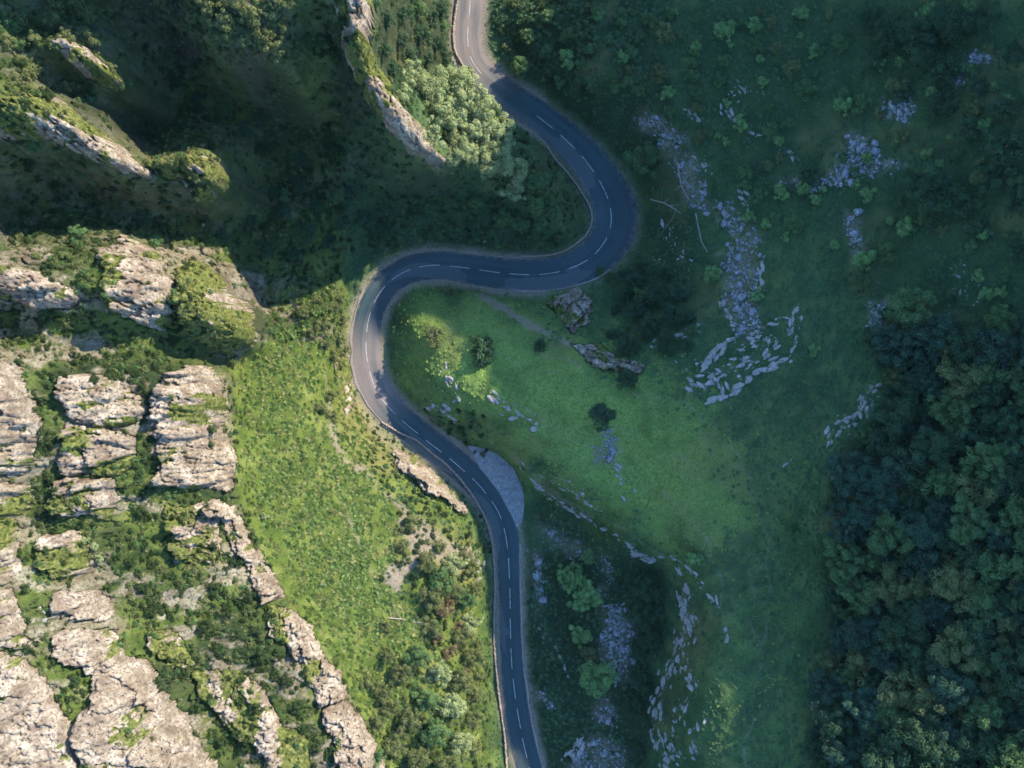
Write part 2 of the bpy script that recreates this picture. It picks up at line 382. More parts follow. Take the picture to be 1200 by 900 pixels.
# ------------------------------------------------------------------ carve the road bed
rs = catmull([(r[0], r[1], r[2], r[3]) for r in ROAD], 6.0)
rx, ry = unproj(rs[:, 0], rs[:, 1], 0.0)
MPP = 0.175
RW = 0.91
tang = np.gradient(np.stack([rx, ry], 1), axis=0); tang /= np.linalg.norm(tang, axis=1)[:, None]
nor = np.stack([-tang[:, 1], tang[:, 0]], 1)      # to the left of travel (travelling down the picture, so east)
HW_L = rs[:, 3] * MPP * RW; HW_R = rs[:, 2] * MPP * RW
RD = np.full(GX.shape, 99.0)
for i in range(len(rx) - 1):
    x0, y0, x1, y1 = rx[i], ry[i], rx[i + 1], ry[i + 1]
    a = np.searchsorted(gx, min(x0, x1) - 14); b = np.searchsorted(gx, max(x0, x1) + 14)
    c = np.searchsorted(gy, min(y0, y1) - 14); d = np.searchsorted(gy, max(y0, y1) + 14)
    if b <= a or d <= c:
        continue
    sx, sy = GX[c:d, a:b], GY[c:d, a:b]
    ex, ey = x1 - x0, y1 - y0
    L2 = ex * ex + ey * ey
    t = np.clip(((sx - x0) * ex + (sy - y0) * ey) / L2, 0, 1)
    side = (sx - x0) * (-ey) + (sy - y0) * ex      # >0 geometric left
    w = np.where(side > 0, HW_L[i], HW_R[i])
    dist = np.hypot(sx - x0 - t * ex, sy - y0 - t * ey) - w
    RD[c:d, a:b] = np.minimum(RD[c:d, a:b], dist)
k = smooth(0.15, 3.2, RD)
for G in (ZG, TOP):
    G[:] = np.where(RD < 12, (-0.12) * (1 - k) + G * k, G)

LAYBY = [(548,522),(563,524),(582,531),(602,549),(613,573),(614,598),(608,616),(598,612),(586,584),(566,555)]
ii = poly_on_grid(LAYBY, 20)
sd = poly_sdf(*[g[ii] for g in proj(GX, GY, 0 * GX)], LAYBY)
kk = smooth(-10, 1, sd)
for G in (ZG, TOP):
    G[ii] = -0.1 * kk + G[ii] * (1 - kk)
GZ = np.maximum(TOP, ZG)
GU, GV = proj(GX, GY, GZ)

def ground(x, y):
    return bilerp(GZ, gx, gy, np.asarray(x, float), np.asarray(y, float))

def at(u, v, lift=0.0):
    """spot whose top, lift metres above the ground, shows at picture position u, v"""
    z = float(zpix(np.array(u * 1.0), np.array(v * 1.0)))
    for _ in range(8):
        x, y = unproj(u, v, z + lift)
        z = 0.5 * z + 0.5 * float(ground(x, y))
    return x, y, float(ground(x, y))

# ------------------------------------------------------------------ material helpers
class Mat:
    def __init__(self, name):
        self.m = bpy.data.materials.new(name); self.m.use_nodes = True
        self.nt = self.m.node_tree; self.n = self.nt.nodes; self.l = self.nt.links
        self.b = self.n["Principled BSDF"]; self.b.inputs["Roughness"].default_value = 0.85
        self.b.inputs["Specular IOR Level"].default_value = 0.25
        self._co = None
    def co(self):
        if self._co is None:
            g = self.n.new("ShaderNodeNewGeometry"); self._co = g.outputs["Position"]
        return self._co
    def noise(self, scale, detail=4, rough=.55, vec=None, dist=0.0, stretch=None):
        t = self.n.new("ShaderNodeTexNoise"); t.inputs["Scale"].default_value = scale
        t.inputs["Detail"].default_value = detail; t.inputs["Roughness"].default_value = rough; t.inputs["Distortion"].default_value = dist
        v = vec or self.co()
        if stretch:
            mp = self.n.new("ShaderNodeMapping"); mp.inputs["Scale"].default_value = stretch; self.l.new(v, mp.inputs[0]); v = mp.outputs[0]
        self.l.new(v, t.inputs["Vector"])
        return t.outputs["Fac"]
    def ramp(self, fac, stops):
        r = self.n.new("ShaderNodeValToRGB"); e = r.color_ramp.elements
        while len(e) < len(stops): e.new(.5)
        for i, (p, c) in enumerate(stops):
            e[i].position = p; e[i].color = (*c, 1) if isinstance(c, tuple) else (c, c, c, 1)
        self.l.new(fac, r.inputs[0]); return r.outputs[0]
    def attr(self, name, kind='GEOMETRY'):
        a = self.n.new("ShaderNodeAttribute"); a.attribute_name = name; a.attribute_type = kind
        return a.outputs["Fac"]
    def mix(self, fac, a, b, mode='MIX'):
        m = self.n.new("ShaderNodeMix"); m.data_type = 'RGBA'; m.blend_type = mode
        for sock, val in ((m.inputs[0], fac), (m.inputs[6], a), (m.inputs[7], b)):
            if isinstance(val, (int, float)): sock.default_value = val if sock.type == 'VALUE' else (val, val, val, 1)
            elif isinstance(val, tuple): sock.default_value = (*val, 1)
            else: self.l.new(val, sock)
        return m.outputs[2]
    def math(self, op, a, b=None, c=None, clamp=False):
        m = self.n.new("ShaderNodeMath"); m.operation = op; m.use_clamp = clamp
        for s, v in zip(m.inputs, (a, b, c)):
            if v is None: continue
            if isinstance(v, (int, float)): s.default_value = v
            else: self.l.new(v, s)
        return m.outputs[0]
    def color(self, c):
        self.l.new(c, self.b.inputs["Base Color"])
    def bump(self, h, strength=.5, dist=.1):
        b = self.n.new("ShaderNodeBump"); b.inputs["Strength"].default_value = strength; b.inputs["Distance"].default_value = dist
        self.l.new(h, b.inputs["Height"]); self.l.new(b.outputs[0], self.b.inputs["Normal"])

def rock_colour(M):
    n1 = M.noise(.35, 5, .6, dist=.4); n2 = M.noise(2.2, 6, .65); n3 = M.noise(.9, 4, .6, dist=1.0)
    c = M.ramp(n1, [(.28, (.15, .108, .075)), (.44, (.30, .245, .18)), (.56, (.43, .37, .29)), (.70, (.58, .52, .43))])
    c = M.mix(M.ramp(n2, [(.36, 1.0), (.52, 0.0)]), c, (.135, .100, .075))
    st = M.noise(.8, 4, .65, stretch=(.35, 1.6, .6))
    c = M.mix(M.math('MULTIPLY', M.ramp(st, [(.36, 1.0), (.47, 0.0)]), .6), c, (.16, .135, .11))
    c = M.mix(M.math('MULTIPLY', M.ramp(n3, [(.56, 0.0), (.70, 1.0)]), .75), c, (.24, .175, .145))
    return c, n2

def grass_on_rock(M):
    n = M.noise(1.6, 4, .6)
    return M.ramp(n, [(.32, (.045, .070, .016)), (.52, (.135, .155, .042)), (.70, (.27, .26, .10))])

# terrain: masks carried by the sheet choose between grass, bracken soil, bare earth and stone
gm = Mat("ground_cover")
big = gm.noise(.045, 4, .55); mid = gm.noise(.32, 5, .6); fine = gm.noise(3.2, 5, .65); vfine = gm.noise(11, 3, .6)
lush = gm.ramp(mid, [(.30, (.024, .062, .026)), (.5, (.052, .108, .038)), (.70, (.110, .165, .055))])
lush = gm.mix(gm.math('MULTIPLY', gm.ramp(fine, [(.44, 0.0), (.66, 1.0)]), .6), lush, (.115, .19, .085))
lush = gm.mix(gm.math('MULTIPLY', gm.ramp(fine, [(.34, 1.0), (.46, 0.0)]), .7), lush, (.028, .066, .030))
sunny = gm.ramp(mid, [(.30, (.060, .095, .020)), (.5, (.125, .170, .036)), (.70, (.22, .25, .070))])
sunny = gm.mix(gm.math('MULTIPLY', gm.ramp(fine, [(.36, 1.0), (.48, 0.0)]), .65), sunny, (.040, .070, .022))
paleg = gm.ramp(fine, [(.34, (.10, .180, .042)), (.5, (.205, .315, .072)), (.70, (.33, .42, .115))])  # brighter grass colour in place of partial sun on the spur
lush = gm.mix(gm.attr("painted_sun"), lush, paleg)
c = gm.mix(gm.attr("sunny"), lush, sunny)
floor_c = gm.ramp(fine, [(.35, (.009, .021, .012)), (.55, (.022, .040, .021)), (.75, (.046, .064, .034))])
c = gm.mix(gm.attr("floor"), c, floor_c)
dry = gm.ramp(mid, [(.3, (.14, .14, .045)), (.7, (.27, .24, .10))])
c = gm.mix(gm.attr("dry"), c, dry)
soil = gm.ramp(fine, [(.3, (.20, .155, .12)), (.55, (.33, .27, .215)), (.75, (.46, .40, .34))])
c = gm.mix(gm.attr("soil"), c, soil)
stone, _ = rock_colour(gm)
c = gm.mix(gm.attr("stone"), c, stone)
gm.color(c)
gm.bump(gm.math('ADD', fine, gm.math('MULTIPLY', vfine, .4)), .9, .35)
gm.b.inputs["Roughness"].default_value = 1.0
gm.b.inputs["Specular IOR Level"].default_value = 0.08
M_GROUND = gm.m

rm = Mat("limestone")
c, n2 = rock_colour(rm)
nv = rm.noise(5.0, 4, .65)
vegf = rm.math('ADD', rm.attr("veg"), rm.math('MULTIPLY', rm.math('SUBTRACT', nv, .5), .9), clamp=True)
c = rm.mix(rm.ramp(vegf, [(.38, 0.0), (.58, 1.0)]), c, grass_on_rock(rm))
rm.color(c)
rm.bump(rm.math('ADD', n2, rm.math('MULTIPLY', rm.noise(7, 4, .7), .6)), .8, .3)
rm.b.inputs["Roughness"].default_value = .95
rm.b.inputs["Specular IOR Level"].default_value = 0.1
M_ROCK = rm.m

bm_ = Mat("boulder_limestone")
oi = bm_.n.new("ShaderNodeObjectInfo")
c = bm_.ramp(bm_.noise(1.5, 5, .65), [(.3, (.16, .15, .135)), (.5, (.33, .31, .285)), (.7, (.52, .49, .45))])
c = bm_.mix(bm_.math('MULTIPLY', oi.outputs["Random"], .45), c, (.30, .26, .23))
bm_.color(c)
bm_.bump(bm_.noise(6, 4, .7), .7, .15)
M_BOULDER = bm_.m

sm = Mat("scree_stone")
c = sm.ramp(sm.noise(2.6, 3, .7), [(.3, (.11, .115, .125)), (.5, (.22, .225, .24)), (.68, (.42, .42, .43))])
sm.color(c)
M_SCREE = sm.m

def mesh_obj(name, verts, faces, mat, parent=None, smooth_=False):
    me = bpy.data.meshes.new(name)
    verts = np.asarray(verts, np.float32); faces = np.asarray(faces, np.int32)
    nf, k = faces.shape
    me.vertices.add(len(verts)); me.vertices.foreach_set("co", verts.ravel())
    me.loops.add(nf * k); me.loops.foreach_set("vertex_index", faces.ravel())
    me.polygons.add(nf)
    me.polygons.foreach_set("loop_start", np.arange(0, nf * k, k, dtype=np.int32))
    me.polygons.foreach_set("loop_total", np.full(nf, k, np.int32))
    if smooth_:
        me.polygons.foreach_set("use_smooth", np.ones(nf, bool))
    me.update(calc_edges=True)
    if mat: me.materials.append(mat)
    o = bpy.data.objects.new(name, me); col.objects.link(o)
    if parent: o.parent = parent
    return o

def add_attr(o, name, vals):
    a = o.data.attributes.new(name, 'FLOAT', 'POINT'); a.data.foreach_set("value", np.asarray(vals, np.float32).ravel())

def tag(o, label=None, cat=None, group=None, kind=None):
    if label: o["label"] = label
    if cat: o["category"] = cat
    if group: o["group"] = group
    if kind: o["kind"] = kind
    return o

def empty(name, loc):
    o = bpy.data.objects.new(name, None); col.objects.link(o); o.location = loc; o.empty_display_size = .3
    return o

# ------------------------------------------------------------------ masks in picture positions
ZGU, ZGV = proj(GX, GY, ZG)
jw = 5 * fbm(GX * .25, GY * .25, 4, 70) + 2.5 * fbm(GX * 1.2, GY * 1.2, 3, 71)
soilm = np.zeros(GX.shape); stonem = np.zeros(GX.shape); floorm = np.zeros(GX.shape); drym = np.zeros(GX.shape)
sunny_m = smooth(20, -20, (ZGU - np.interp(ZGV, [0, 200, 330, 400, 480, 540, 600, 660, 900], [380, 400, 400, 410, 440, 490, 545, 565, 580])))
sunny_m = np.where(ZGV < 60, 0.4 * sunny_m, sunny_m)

def paint(mask, poly=None, line=None, w=4, soft=4, amount=1.0, jitter=1.0):
    P = np.array(poly if poly is not None else line); mg = w + soft + 14 + 8 * jitter
    m = (ZGU > P[:, 0].min() - mg) & (ZGU < P[:, 0].max() + mg) & (ZGV > P[:, 1].min() - mg) & (ZGV < P[:, 1].max() + mg)
    ii = np.nonzero(m)
    sd = poly_sdf(ZGU[ii], ZGV[ii], poly) if poly is not None else w - line_dist(ZGU[ii], ZGV[ii], line)
    mask[ii] = np.maximum(mask[ii], amount * smooth(-soft, soft, sd + jw[ii] * jitter))

# bare earth: verges, paths, trodden patches
verge = smooth(2.2, 0.2, RD + .5 * jw * .175)
paint(soilm, line=[(388,498),(396,520),(404,540),(432,556),(446,575),(470,592),(482,604),(474,622)], w=3, soft=3, amount=.75, jitter=.9)
paint(soilm, poly=[(466,608),(482,600),(520,632),(556,640),(562,660),(540,668),(500,655),(478,640),(470,625)], soft=5, amount=.8)
paint(soilm, poly=[(448,664),(478,655),(498,640),(512,645),(480,672),(466,694),(450,685)], soft=4, amount=.85)
paint(soilm, line=[(392,545),(400,580),(410,612),(432,660),(447,706)], w=1.2, soft=1.6, amount=.75, jitter=.35)
paint(soilm, line=[(381,440),(386,470),(388,498)], w=1.5, soft=2, amount=.6, jitter=.4)
paint(soilm, line=[(402,405),(414,440),(424,470),(444,505),(470,530)], w=5, soft=5, amount=.5)
paint(drym, poly=[(396,440),(412,440),(440,500),(470,540),(470,560),(440,555),(415,540),(398,500)], soft=8, amount=.7)
paint(drym, poly=[(470,600),(560,625),(562,700),(520,670),(470,650)], soft=10, amount=.4)
paint(drym, line=[(405,-10),(418,58),(444,106),(480,160),(514,194)], w=9, soft=4, amount=.9)
paint(drym, poly=[(505,395),(535,380),(545,420),(520,440)], soft=10, amount=.55)
paint(drym, poly=[(780,500),(880,520),(900,640),(830,680),(780,600)], soft=60, amount=.16, jitter=4)
painted_sun = np.zeros(GX.shape)  # broad soft sunlight painted into the grass colour
for tk in ([(540,400),(620,430),(700,455),(790,470),(870,520)], [(600,470),(680,520),(760,560),(830,640),(850,720)], [(820,480),(880,560),(900,660),(890,780),(870,900)], [(640,440),(720,500),(800,540),(900,560),(960,600)], [(900,640),(880,720),(905,800),(930,880)], [(560,380),(640,415),(720,448)]):
    tl = catmull(tk, 6.0)[:, :2] + 3.0 * np.stack([np.sin(np.arange(len(catmull(tk, 6.0))) * .7), np.cos(np.arange(len(catmull(tk, 6.0))) * .5)], 1)
    paint(soilm, line=tl, w=.5, soft=1.3, amount=.34, jitter=.45)
RXw = GX * .8 + GY * .6 + 5 * fbm(GX * .07, GY * .07, 3, 812); RYw = GY * .8 - GX * .6 + 5 * fbm(GX * .07 + 31, GY * .07, 3, 813)
pn = fbm(RXw * .10, RYw * .10, 5, 810, .6); drym = np.maximum(drym, .40 * smooth(.02, .50, pn) * (ZGU > 455) * smooth(4, 9, ZG))
darkp = .65 * smooth(.02, .55, fbm(RXw * .13 + 40, RYw * .13, 5, 811, .6)) * (ZGU > 455)
paint(painted_sun, poly=[(462,352),(560,345),(660,400),(760,450),(850,520),(862,610),(800,645),(700,592),(620,542),(540,485),(482,440)], soft=55, amount=1.0, jitter=7)
paint(painted_sun, poly=[(880,480),(980,560),(960,700),(940,880),(850,920),(820,800),(860,640)], soft=50, amount=.15, jitter=6)
paint(soilm, line=[(562,345),(590,362),(622,382),(664,402)], w=3.0, soft=3, amount=.8)
paint(soilm, line=[(720,612),(760,642),(790,655)], w=2, soft=3, amount=.4)
paint(soilm, line=[(600,532),(622,552),(640,575),(690,605)], w=2, soft=3, amount=.35)
SCREE = [
 ("narrow grey scree chute in the middle of the grassy spur", [(706,506),(717,502),(726,530),(716,545),(700,540)], 170, (.12, .34)),
 ("bluish scree pool in the wooded hollow beside two rounded trees", [(704,712),(722,708),(738,730),(747,748),(738,770),(734,795),(722,800),(714,785),(706,770),(700,752),(712,735)], 620, (.12, .40)),
 ("thin arc of pale scree curling above the bright tree", [(708,655),(717,670),(714,686),(704,702),(698,694),(708,680)], 120, (.10, .26)),
 ("pale gravel streak leading from the hollow to the road bend", [(627,612),(640,616),(664,632),(684,645),(676,652),(656,642),(634,624)], 170, (.08, .22)),
 ("scree tongue below the leafiest tree of the hollow", [(696,828),(712,820),(724,836),(716,856),(704,850)], 150, (.12, .32)),
 ("wide bluish scree apron at the foot of the hollow", [(664,905),(672,880),(690,866),(712,858),(728,876),(744,910),(700,920)], 380, (.12, .36)),
 ("small pale stone patch in the rough grass beside the road", [(624,808),(634,810),(652,826),(646,830),(630,820)], 70, (.10, .24)),
 ("knobbly grey stone streak between road and bright tree", [(622,646),(632,644),(638,662),(634,690),(637,712),(631,716),(627,690),(621,668)], 150, (.12, .34)),
 ("bright scree sheet high on the slope opposite the cliffs", [(1000,158),(1022,172),(1028,186),(1060,192),(1022,206),(972,216),(950,226),(948,218),(912,216),(928,210),(970,206),(984,184)], 520, (.16, .45)),
 ("blue-grey scree patch above the bright scree sheet", [(1030,122),(1050,116),(1072,124),(1062,144),(1040,138)], 190, (.14, .40)),
 ("dim scree streak threading between the upper trees", [(1112,92),(1140,66),(1164,62),(1150,76),(1122,98)], 190, (.14, .40)),
 ("dark scree gully dropping towards the widened bend", [(746,124),(770,138),(800,156),(812,190),(830,220),(828,250),(808,240),(796,205),(776,170),(752,150)], 420, (.14, .40)),
 ("broad rubble run descending the slope opposite the cliffs to the curved ledge", [(846,300),(862,285),(880,268),(892,282),(888,318),(884,350),(893,385),(872,398),(856,378),(850,345)], 420, (.14, .55)),
 ("stony gully bed between the dark gully and rock run", [(838,236),(852,240),(872,262),(864,280),(846,262)], 150, (.14, .40)),
 ("small stone run beneath the bright scree sheet", [(992,248),(1000,252),(1008,290),(1012,310),(1002,306),(996,280)], 110, (.14, .36)),
 ("scree spot beside the isolated round tree", [(1014,352),(1040,354),(1030,384),(1018,380)], 120, (.14, .38)),
 ("stone streak at the upper edge of the wood", [(1152,406),(1170,412),(1200,430),(1196,440),(1168,424)], 130, (.14, .40)),
]
for label, poly, n, sz in SCREE:
    paint(stonem, poly=poly, soft=8, amount=.38, jitter=2.2)
# wood floor and darker rough ground
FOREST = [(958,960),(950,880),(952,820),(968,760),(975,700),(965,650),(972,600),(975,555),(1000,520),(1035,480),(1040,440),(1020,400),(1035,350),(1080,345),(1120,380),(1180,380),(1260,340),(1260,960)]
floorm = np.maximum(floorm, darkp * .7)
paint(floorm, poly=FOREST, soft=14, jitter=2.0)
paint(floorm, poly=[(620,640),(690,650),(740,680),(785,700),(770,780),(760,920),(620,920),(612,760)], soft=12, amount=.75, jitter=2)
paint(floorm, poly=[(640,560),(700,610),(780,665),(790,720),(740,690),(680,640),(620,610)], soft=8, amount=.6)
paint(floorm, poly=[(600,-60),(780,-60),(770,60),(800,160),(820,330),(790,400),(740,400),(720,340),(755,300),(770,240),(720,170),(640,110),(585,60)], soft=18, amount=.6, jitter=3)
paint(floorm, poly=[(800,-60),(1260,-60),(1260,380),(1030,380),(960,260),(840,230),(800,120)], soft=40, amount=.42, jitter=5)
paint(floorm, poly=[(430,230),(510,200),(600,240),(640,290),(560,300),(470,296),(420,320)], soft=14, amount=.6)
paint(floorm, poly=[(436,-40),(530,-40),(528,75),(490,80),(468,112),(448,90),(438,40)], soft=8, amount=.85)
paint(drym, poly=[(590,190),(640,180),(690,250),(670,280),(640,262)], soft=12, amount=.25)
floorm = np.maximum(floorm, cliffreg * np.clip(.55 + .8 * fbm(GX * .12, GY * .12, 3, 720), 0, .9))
soilm = np.maximum(soilm, verge * .75 * (ZGU < 640))
soilm = np.maximum(soilm, verge * .30)
# the rim beyond the frame and rough ground: stone where it is steep
sl = np.hypot(*[np.gradient(ZG, gy, axis=0), np.gradient(ZG, gx, axis=1)])
steep = smooth(2.2, 3.6, sl + .5 * jw * .3)
stonem = np.maximum(stonem, steep * np.where(GX > 76, .75, .10))
stonem = np.maximum(stonem, crag * np.where(GV < 290, .25, .62))

# terrain sheet
ny, nx = GX.shape
vid = np.arange(ny * nx).reshape(ny, nx)
quads = np.stack([vid[:-1, :-1], vid[:-1, 1:], vid[1:, 1:], vid[1:, :-1]], -1).reshape(-1, 4)
terrain = mesh_obj("terrain", np.stack([GX, GY, ZG], -1).reshape(-1, 3), quads, M_GROUND, smooth_=True)
tag(terrain, "green gorge floor and flanks with grass and bare earth", "terrain", kind="structure")
for nm, m in (("soil", soilm), ("stone", stonem), ("floor", floorm), ("dry", drym), ("sunny", sunny_m), ("painted_sun", painted_sun)):
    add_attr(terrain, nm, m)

# outcrops: each a closed body with its own skirt going into the ground
def cells_of(inside, ii):
    mask = np.zeros(GX.shape, bool); mask[ii] = inside
    return mask
for idx, label, ii, inside, veg in ROCK:
    mask = cells_of(inside, ii)
    r0, r1 = ii[0].min(), ii[0].max() + 1; c0, c1 = ii[1].min(), ii[1].max() + 1
    m = mask[r0:r1, c0:c1]
    vegw = np.zeros(GX.shape, np.float32)[r0:r1, c0:c1]; vv = np.zeros(GX.shape, np.float32); vv[ii] = veg; vegw = vv[r0:r1, c0:c1]
    cell = m[:-1, :-1] & m[:-1, 1:] & m[1:, :-1] & m[1:, 1:]
    if cell.sum() < 30:
        continue
    used = np.zeros(m.shape, bool)
    used[:-1, :-1] |= cell; used[:-1, 1:] |= cell; used[1:, :-1] |= cell; used[1:, 1:] |= cell
    vi = -np.ones(m.shape, int); vi[used] = np.arange(used.sum())
    xx, yy, zz = GX[r0:r1, c0:c1], GY[r0:r1, c0:c1], TOP[r0:r1, c0:c1]
    V = np.stack([xx[used], yy[used], zz[used]], -1)
    ci, cj = np.nonzero(cell)
    F = np.stack([vi[ci, cj], vi[ci, cj + 1], vi[ci + 1, cj + 1], vi[ci + 1, cj]], -1)
    # border edges -> skirt
    cp = np.pad(cell, 1)
    sk = []
    for (di, dj, a, b) in ((-1, 0, (0, 0), (0, 1)), (1, 0, (1, 1), (1, 0)), (0, -1, (1, 0), (0, 0)), (0, 1, (0, 1), (1, 1))):
        edge = cell & ~cp[1 + di:1 + di + cell.shape[0], 1 + dj:1 + dj + cell.shape[1]]
        ei, ej = np.nonzero(edge)
        sk.append(np.stack([vi[ei + a[0], ej + a[1]], vi[ei + b[0], ej + b[1]]], -1))
    sk = np.concatenate(sk)
    bv = np.unique(sk); low = {}
    remap = np.zeros(len(V), int); remap[bv] = len(V) + np.arange(len(bv))
    VB = V[bv].copy(); VB[:, 2] -= 2.6
    F2 = np.stack([sk[:, 1], sk[:, 0], remap[sk[:, 0]], remap[sk[:, 1]]], -1)
    x0, y0, z0 = V[:, 0].mean(), V[:, 1].mean(), VB[:, 2].min()
    VV_ = np.concatenate([V, VB]) - np.array([x0, y0, z0])
    o = mesh_obj("rock_outcrop", VV_, np.concatenate([F, F2]), M_ROCK)
    o.location = (x0, y0, z0)
    add_attr(o, "veg", np.r_[vegw[used], np.zeros(len(bv))])
    tag(o, label, "rock outcrop", "limestone outcrops in the gorge")

# ------------------------------------------------------------------ road
am = Mat("asphalt")
uvn = am.n.new("ShaderNodeAttribute"); uvn.attribute_name = "lane"; uvn.attribute_type = 'GEOMETRY'
lane = uvn.outputs["Vector"]
n1 = am.noise(.25, 4, .6); n2 = am.noise(9, 4, .7)
streak = am.noise(1.0, 4, .65, vec=lane, stretch=(9.0, .05, 1))
c = am.ramp(streak, [(.30, (.009, .034, .042)), (.50, (.019, .056, .066)), (.70, (.045, .088, .100))])
c = am.mix(am.math('MULTIPLY', am.ramp(n1, [(.40, 0.0), (.65, 1.0)]), .5), c, (.052, .062, .068))
c = am.mix(am.math('MULTIPLY', am.ramp(n2, [(.45, 0.0), (.7, 1.0)]), .30), c, (.12, .125, .125))
pt = am.n.new("ShaderNodeTexVoronoi"); pt.inputs["Scale"].default_value = 1.0; pt.distance = 'CHEBYCHEV'
mp_ = am.n.new("ShaderNodeMapping"); mp_.inputs["Scale"].default_value = (1.0, .085, 1); am.l.new(lane, mp_.inputs[0]); am.l.new(mp_.outputs[0], pt.inputs["Vector"])
sc_ = am.n.new("ShaderNodeSeparateColor"); am.l.new(pt.outputs["Color"], sc_.inputs[0])
c = am.mix(am.ramp(sc_.outputs[0], [(.70, 0.0), (.72, .55)]), c, (.040, .052, .058))
c = am.mix(am.ramp(sc_.outputs[1], [(.80, 0.0), (.82, .40)]), c, (.14, .145, .145))
tint_mix = am.math('MULTIPLY', am.attr("sun_tint"), am.ramp(am.noise(.5, 5, .65, vec=lane, stretch=(5, .12, 1)), [(.32, .45), (.6, 1.0)]))
c = am.mix(tint_mix, c, (.26, .205, .18))  # warm paler tone painted in where the road is sunlit
dust = am.noise(.09, 4, .6)
c = am.mix(am.ramp(dust, [(.52, 0.0), (.68, .3)]), c, (.10, .11, .11))
sep = am.n.new("ShaderNodeSeparateXYZ"); am.l.new(lane, sep.inputs[0])
wheel = am.math('ABSOLUTE', am.math('SUBTRACT', am.math('ABSOLUTE', sep.outputs[0]), .5))
c = am.mix(am.math('MULTIPLY', am.ramp(wheel, [(.10, 1.0), (.26, 0.0)]), .30), c, (.052, .090, .100))
edge = am.ramp(am.math('ABSOLUTE', sep.outputs[0]), [(.78, 0.0), (1.0, 1.0)])
c = am.mix(am.math('MULTIPLY', edge, am.ramp(am.noise(.8, 4, .6), [(.42, 0.0), (.62, .85)])), c, (.17, .15, .13))
am.color(c); am.b.inputs["Roughness"].default_value = .8
am.bump(n2, .3, .02)
M_ASPHALT = am.m
pm = Mat("road_paint")
c = pm.ramp(pm.noise(3.5, 5, .75), [(.36, (.14, .15, .15)), (.52, (.50, .52, .51))])
pm.color(c); M_PAINT = pm.m
km = Mat("kerb_gravel")
km.color(km.ramp(km.noise(4, 5, .7), [(.3, (.16, .135, .115)), (.55, (.30, .26, .225)), (.75, (.46, .41, .36))])); M_GRAVEL = km.m

rs2 = catmull([(r[0], r[1], r[2], r[3]) for r in ROAD], 2.5)
cxr, cyr = unproj(rs2[:, 0], rs2[:, 1], 0.0)
tg = np.gradient(np.stack([cxr, cyr], 1), axis=0); tg /= np.linalg.norm(tg, axis=1)[:, None]
nl = np.stack([-tg[:, 1], tg[:, 0]], 1)
wl2, wr2 = rs2[:, 3] * MPP * RW, rs2[:, 2] * MPP * RW
arc = np.r_[0, np.cumsum(np.hypot(np.diff(cxr), np.diff(cyr)))]
wob_l = .14 * fbm(arc * .6, arc * 0, 3, 80); wob_r = .14 * fbm(arc * .6, arc * 0 + 5, 3, 81)
NA = 13
tt = np.linspace(-1, 1, NA)
V = []; LN = []
for t in tt:
    w = np.where(t > 0, wl2 + wob_l, wr2 + wob_r) * t
    V.append(np.stack([cxr + nl[:, 0] * w, cyr + nl[:, 1] * w, 0.05 - 0.06 * t * t + 0 * w], -1))
    LN.append(np.stack([0 * w + t, arc, 0 * w], -1))
V = np.stack(V, 1); LN = np.stack(LN, 1)
n = len(cxr)
g = np.arange(n * NA).reshape(n, NA)
F = np.stack([g[:-1, :-1], g[1:, :-1], g[1:, 1:], g[:-1, 1:]], -1).reshape(-1, 4)[:, ::-1]
road = mesh_obj("road", V.reshape(-1, 3), F, M_ASPHALT, smooth_=True)
a = road.data.attributes.new("lane", 'FLOAT_VECTOR', 'POINT'); a.data.foreach_set("vector", LN.reshape(-1).astype(np.float32))
tint_amt = np.maximum(smooth(14, 3, np.abs(arc - arc[np.argmin((cxr + 28.5) ** 2 + (cyr - 2) ** 2)])), smooth(20, 8, np.abs(arc - arc[np.argmin((cxr + 8.7) ** 2 + (cyr - 74) ** 2)])))  # sunlight put into the colour at the left bend and upper stretch
add_attr(road, "sun_tint", np.repeat(tint_amt[:, None], NA, 1))
tag(road, "winding asphalt road with a broken white centre line", "road", kind="structure")

def strip(name, s0, s1, off, width, z, mat, parent=None, n=7):
    s = np.linspace(s0, s1, n)
    px = np.interp(s, arc, cxr); py = np.interp(s, arc, cyr)
    nx_ = np.interp(s, arc, nl[:, 0]); ny_ = np.interp(s, arc, nl[:, 1])
    V = np.concatenate([np.stack([px + nx_ * (off - width / 2), py + ny_ * (off - width / 2), 0 * s + z], -1),
                        np.stack([px + nx_ * (off + width / 2), py + ny_ * (off + width / 2), 0 * s + z], -1)])
    F = [(i, n + i, n + i + 1, i + 1) for i in range(n - 1)]
    F = [f[::-1] for f in F]
    return mesh_obj(name, V, F, mat, parent)

def arc_at(u, v):
    x, y = unproj(u, v, 0.0)
    return arc[np.argmin((cxr - x) ** 2 + (cyr - y) ** 2)]
s_start = arc_at(597, 653); per = 35.3 * MPP; mark = 24 * MPP
k0 = int((s_start - arc_at(552, -30)) / per); k1 = int((arc[-1] - s_start) / per)
for q in range(-k0, k1):
    s0 = s_start + q * per
    u_, v_ = proj(np.interp(s0, arc, cxr), np.interp(s0, arc, cyr), 0.0)
    if v_ > 925: break
    if 70 < v_ < 128 and u_ < 640: continue                  # left out in place of the deep shade there
    # the dashes sit on the true middle of the carriageway
    mid_off = 0.0
    strip("lane_marking", s0, s0 + mark, mid_off + .03 * math.sin(q * 1.7), .125, .058, M_PAINT, road)
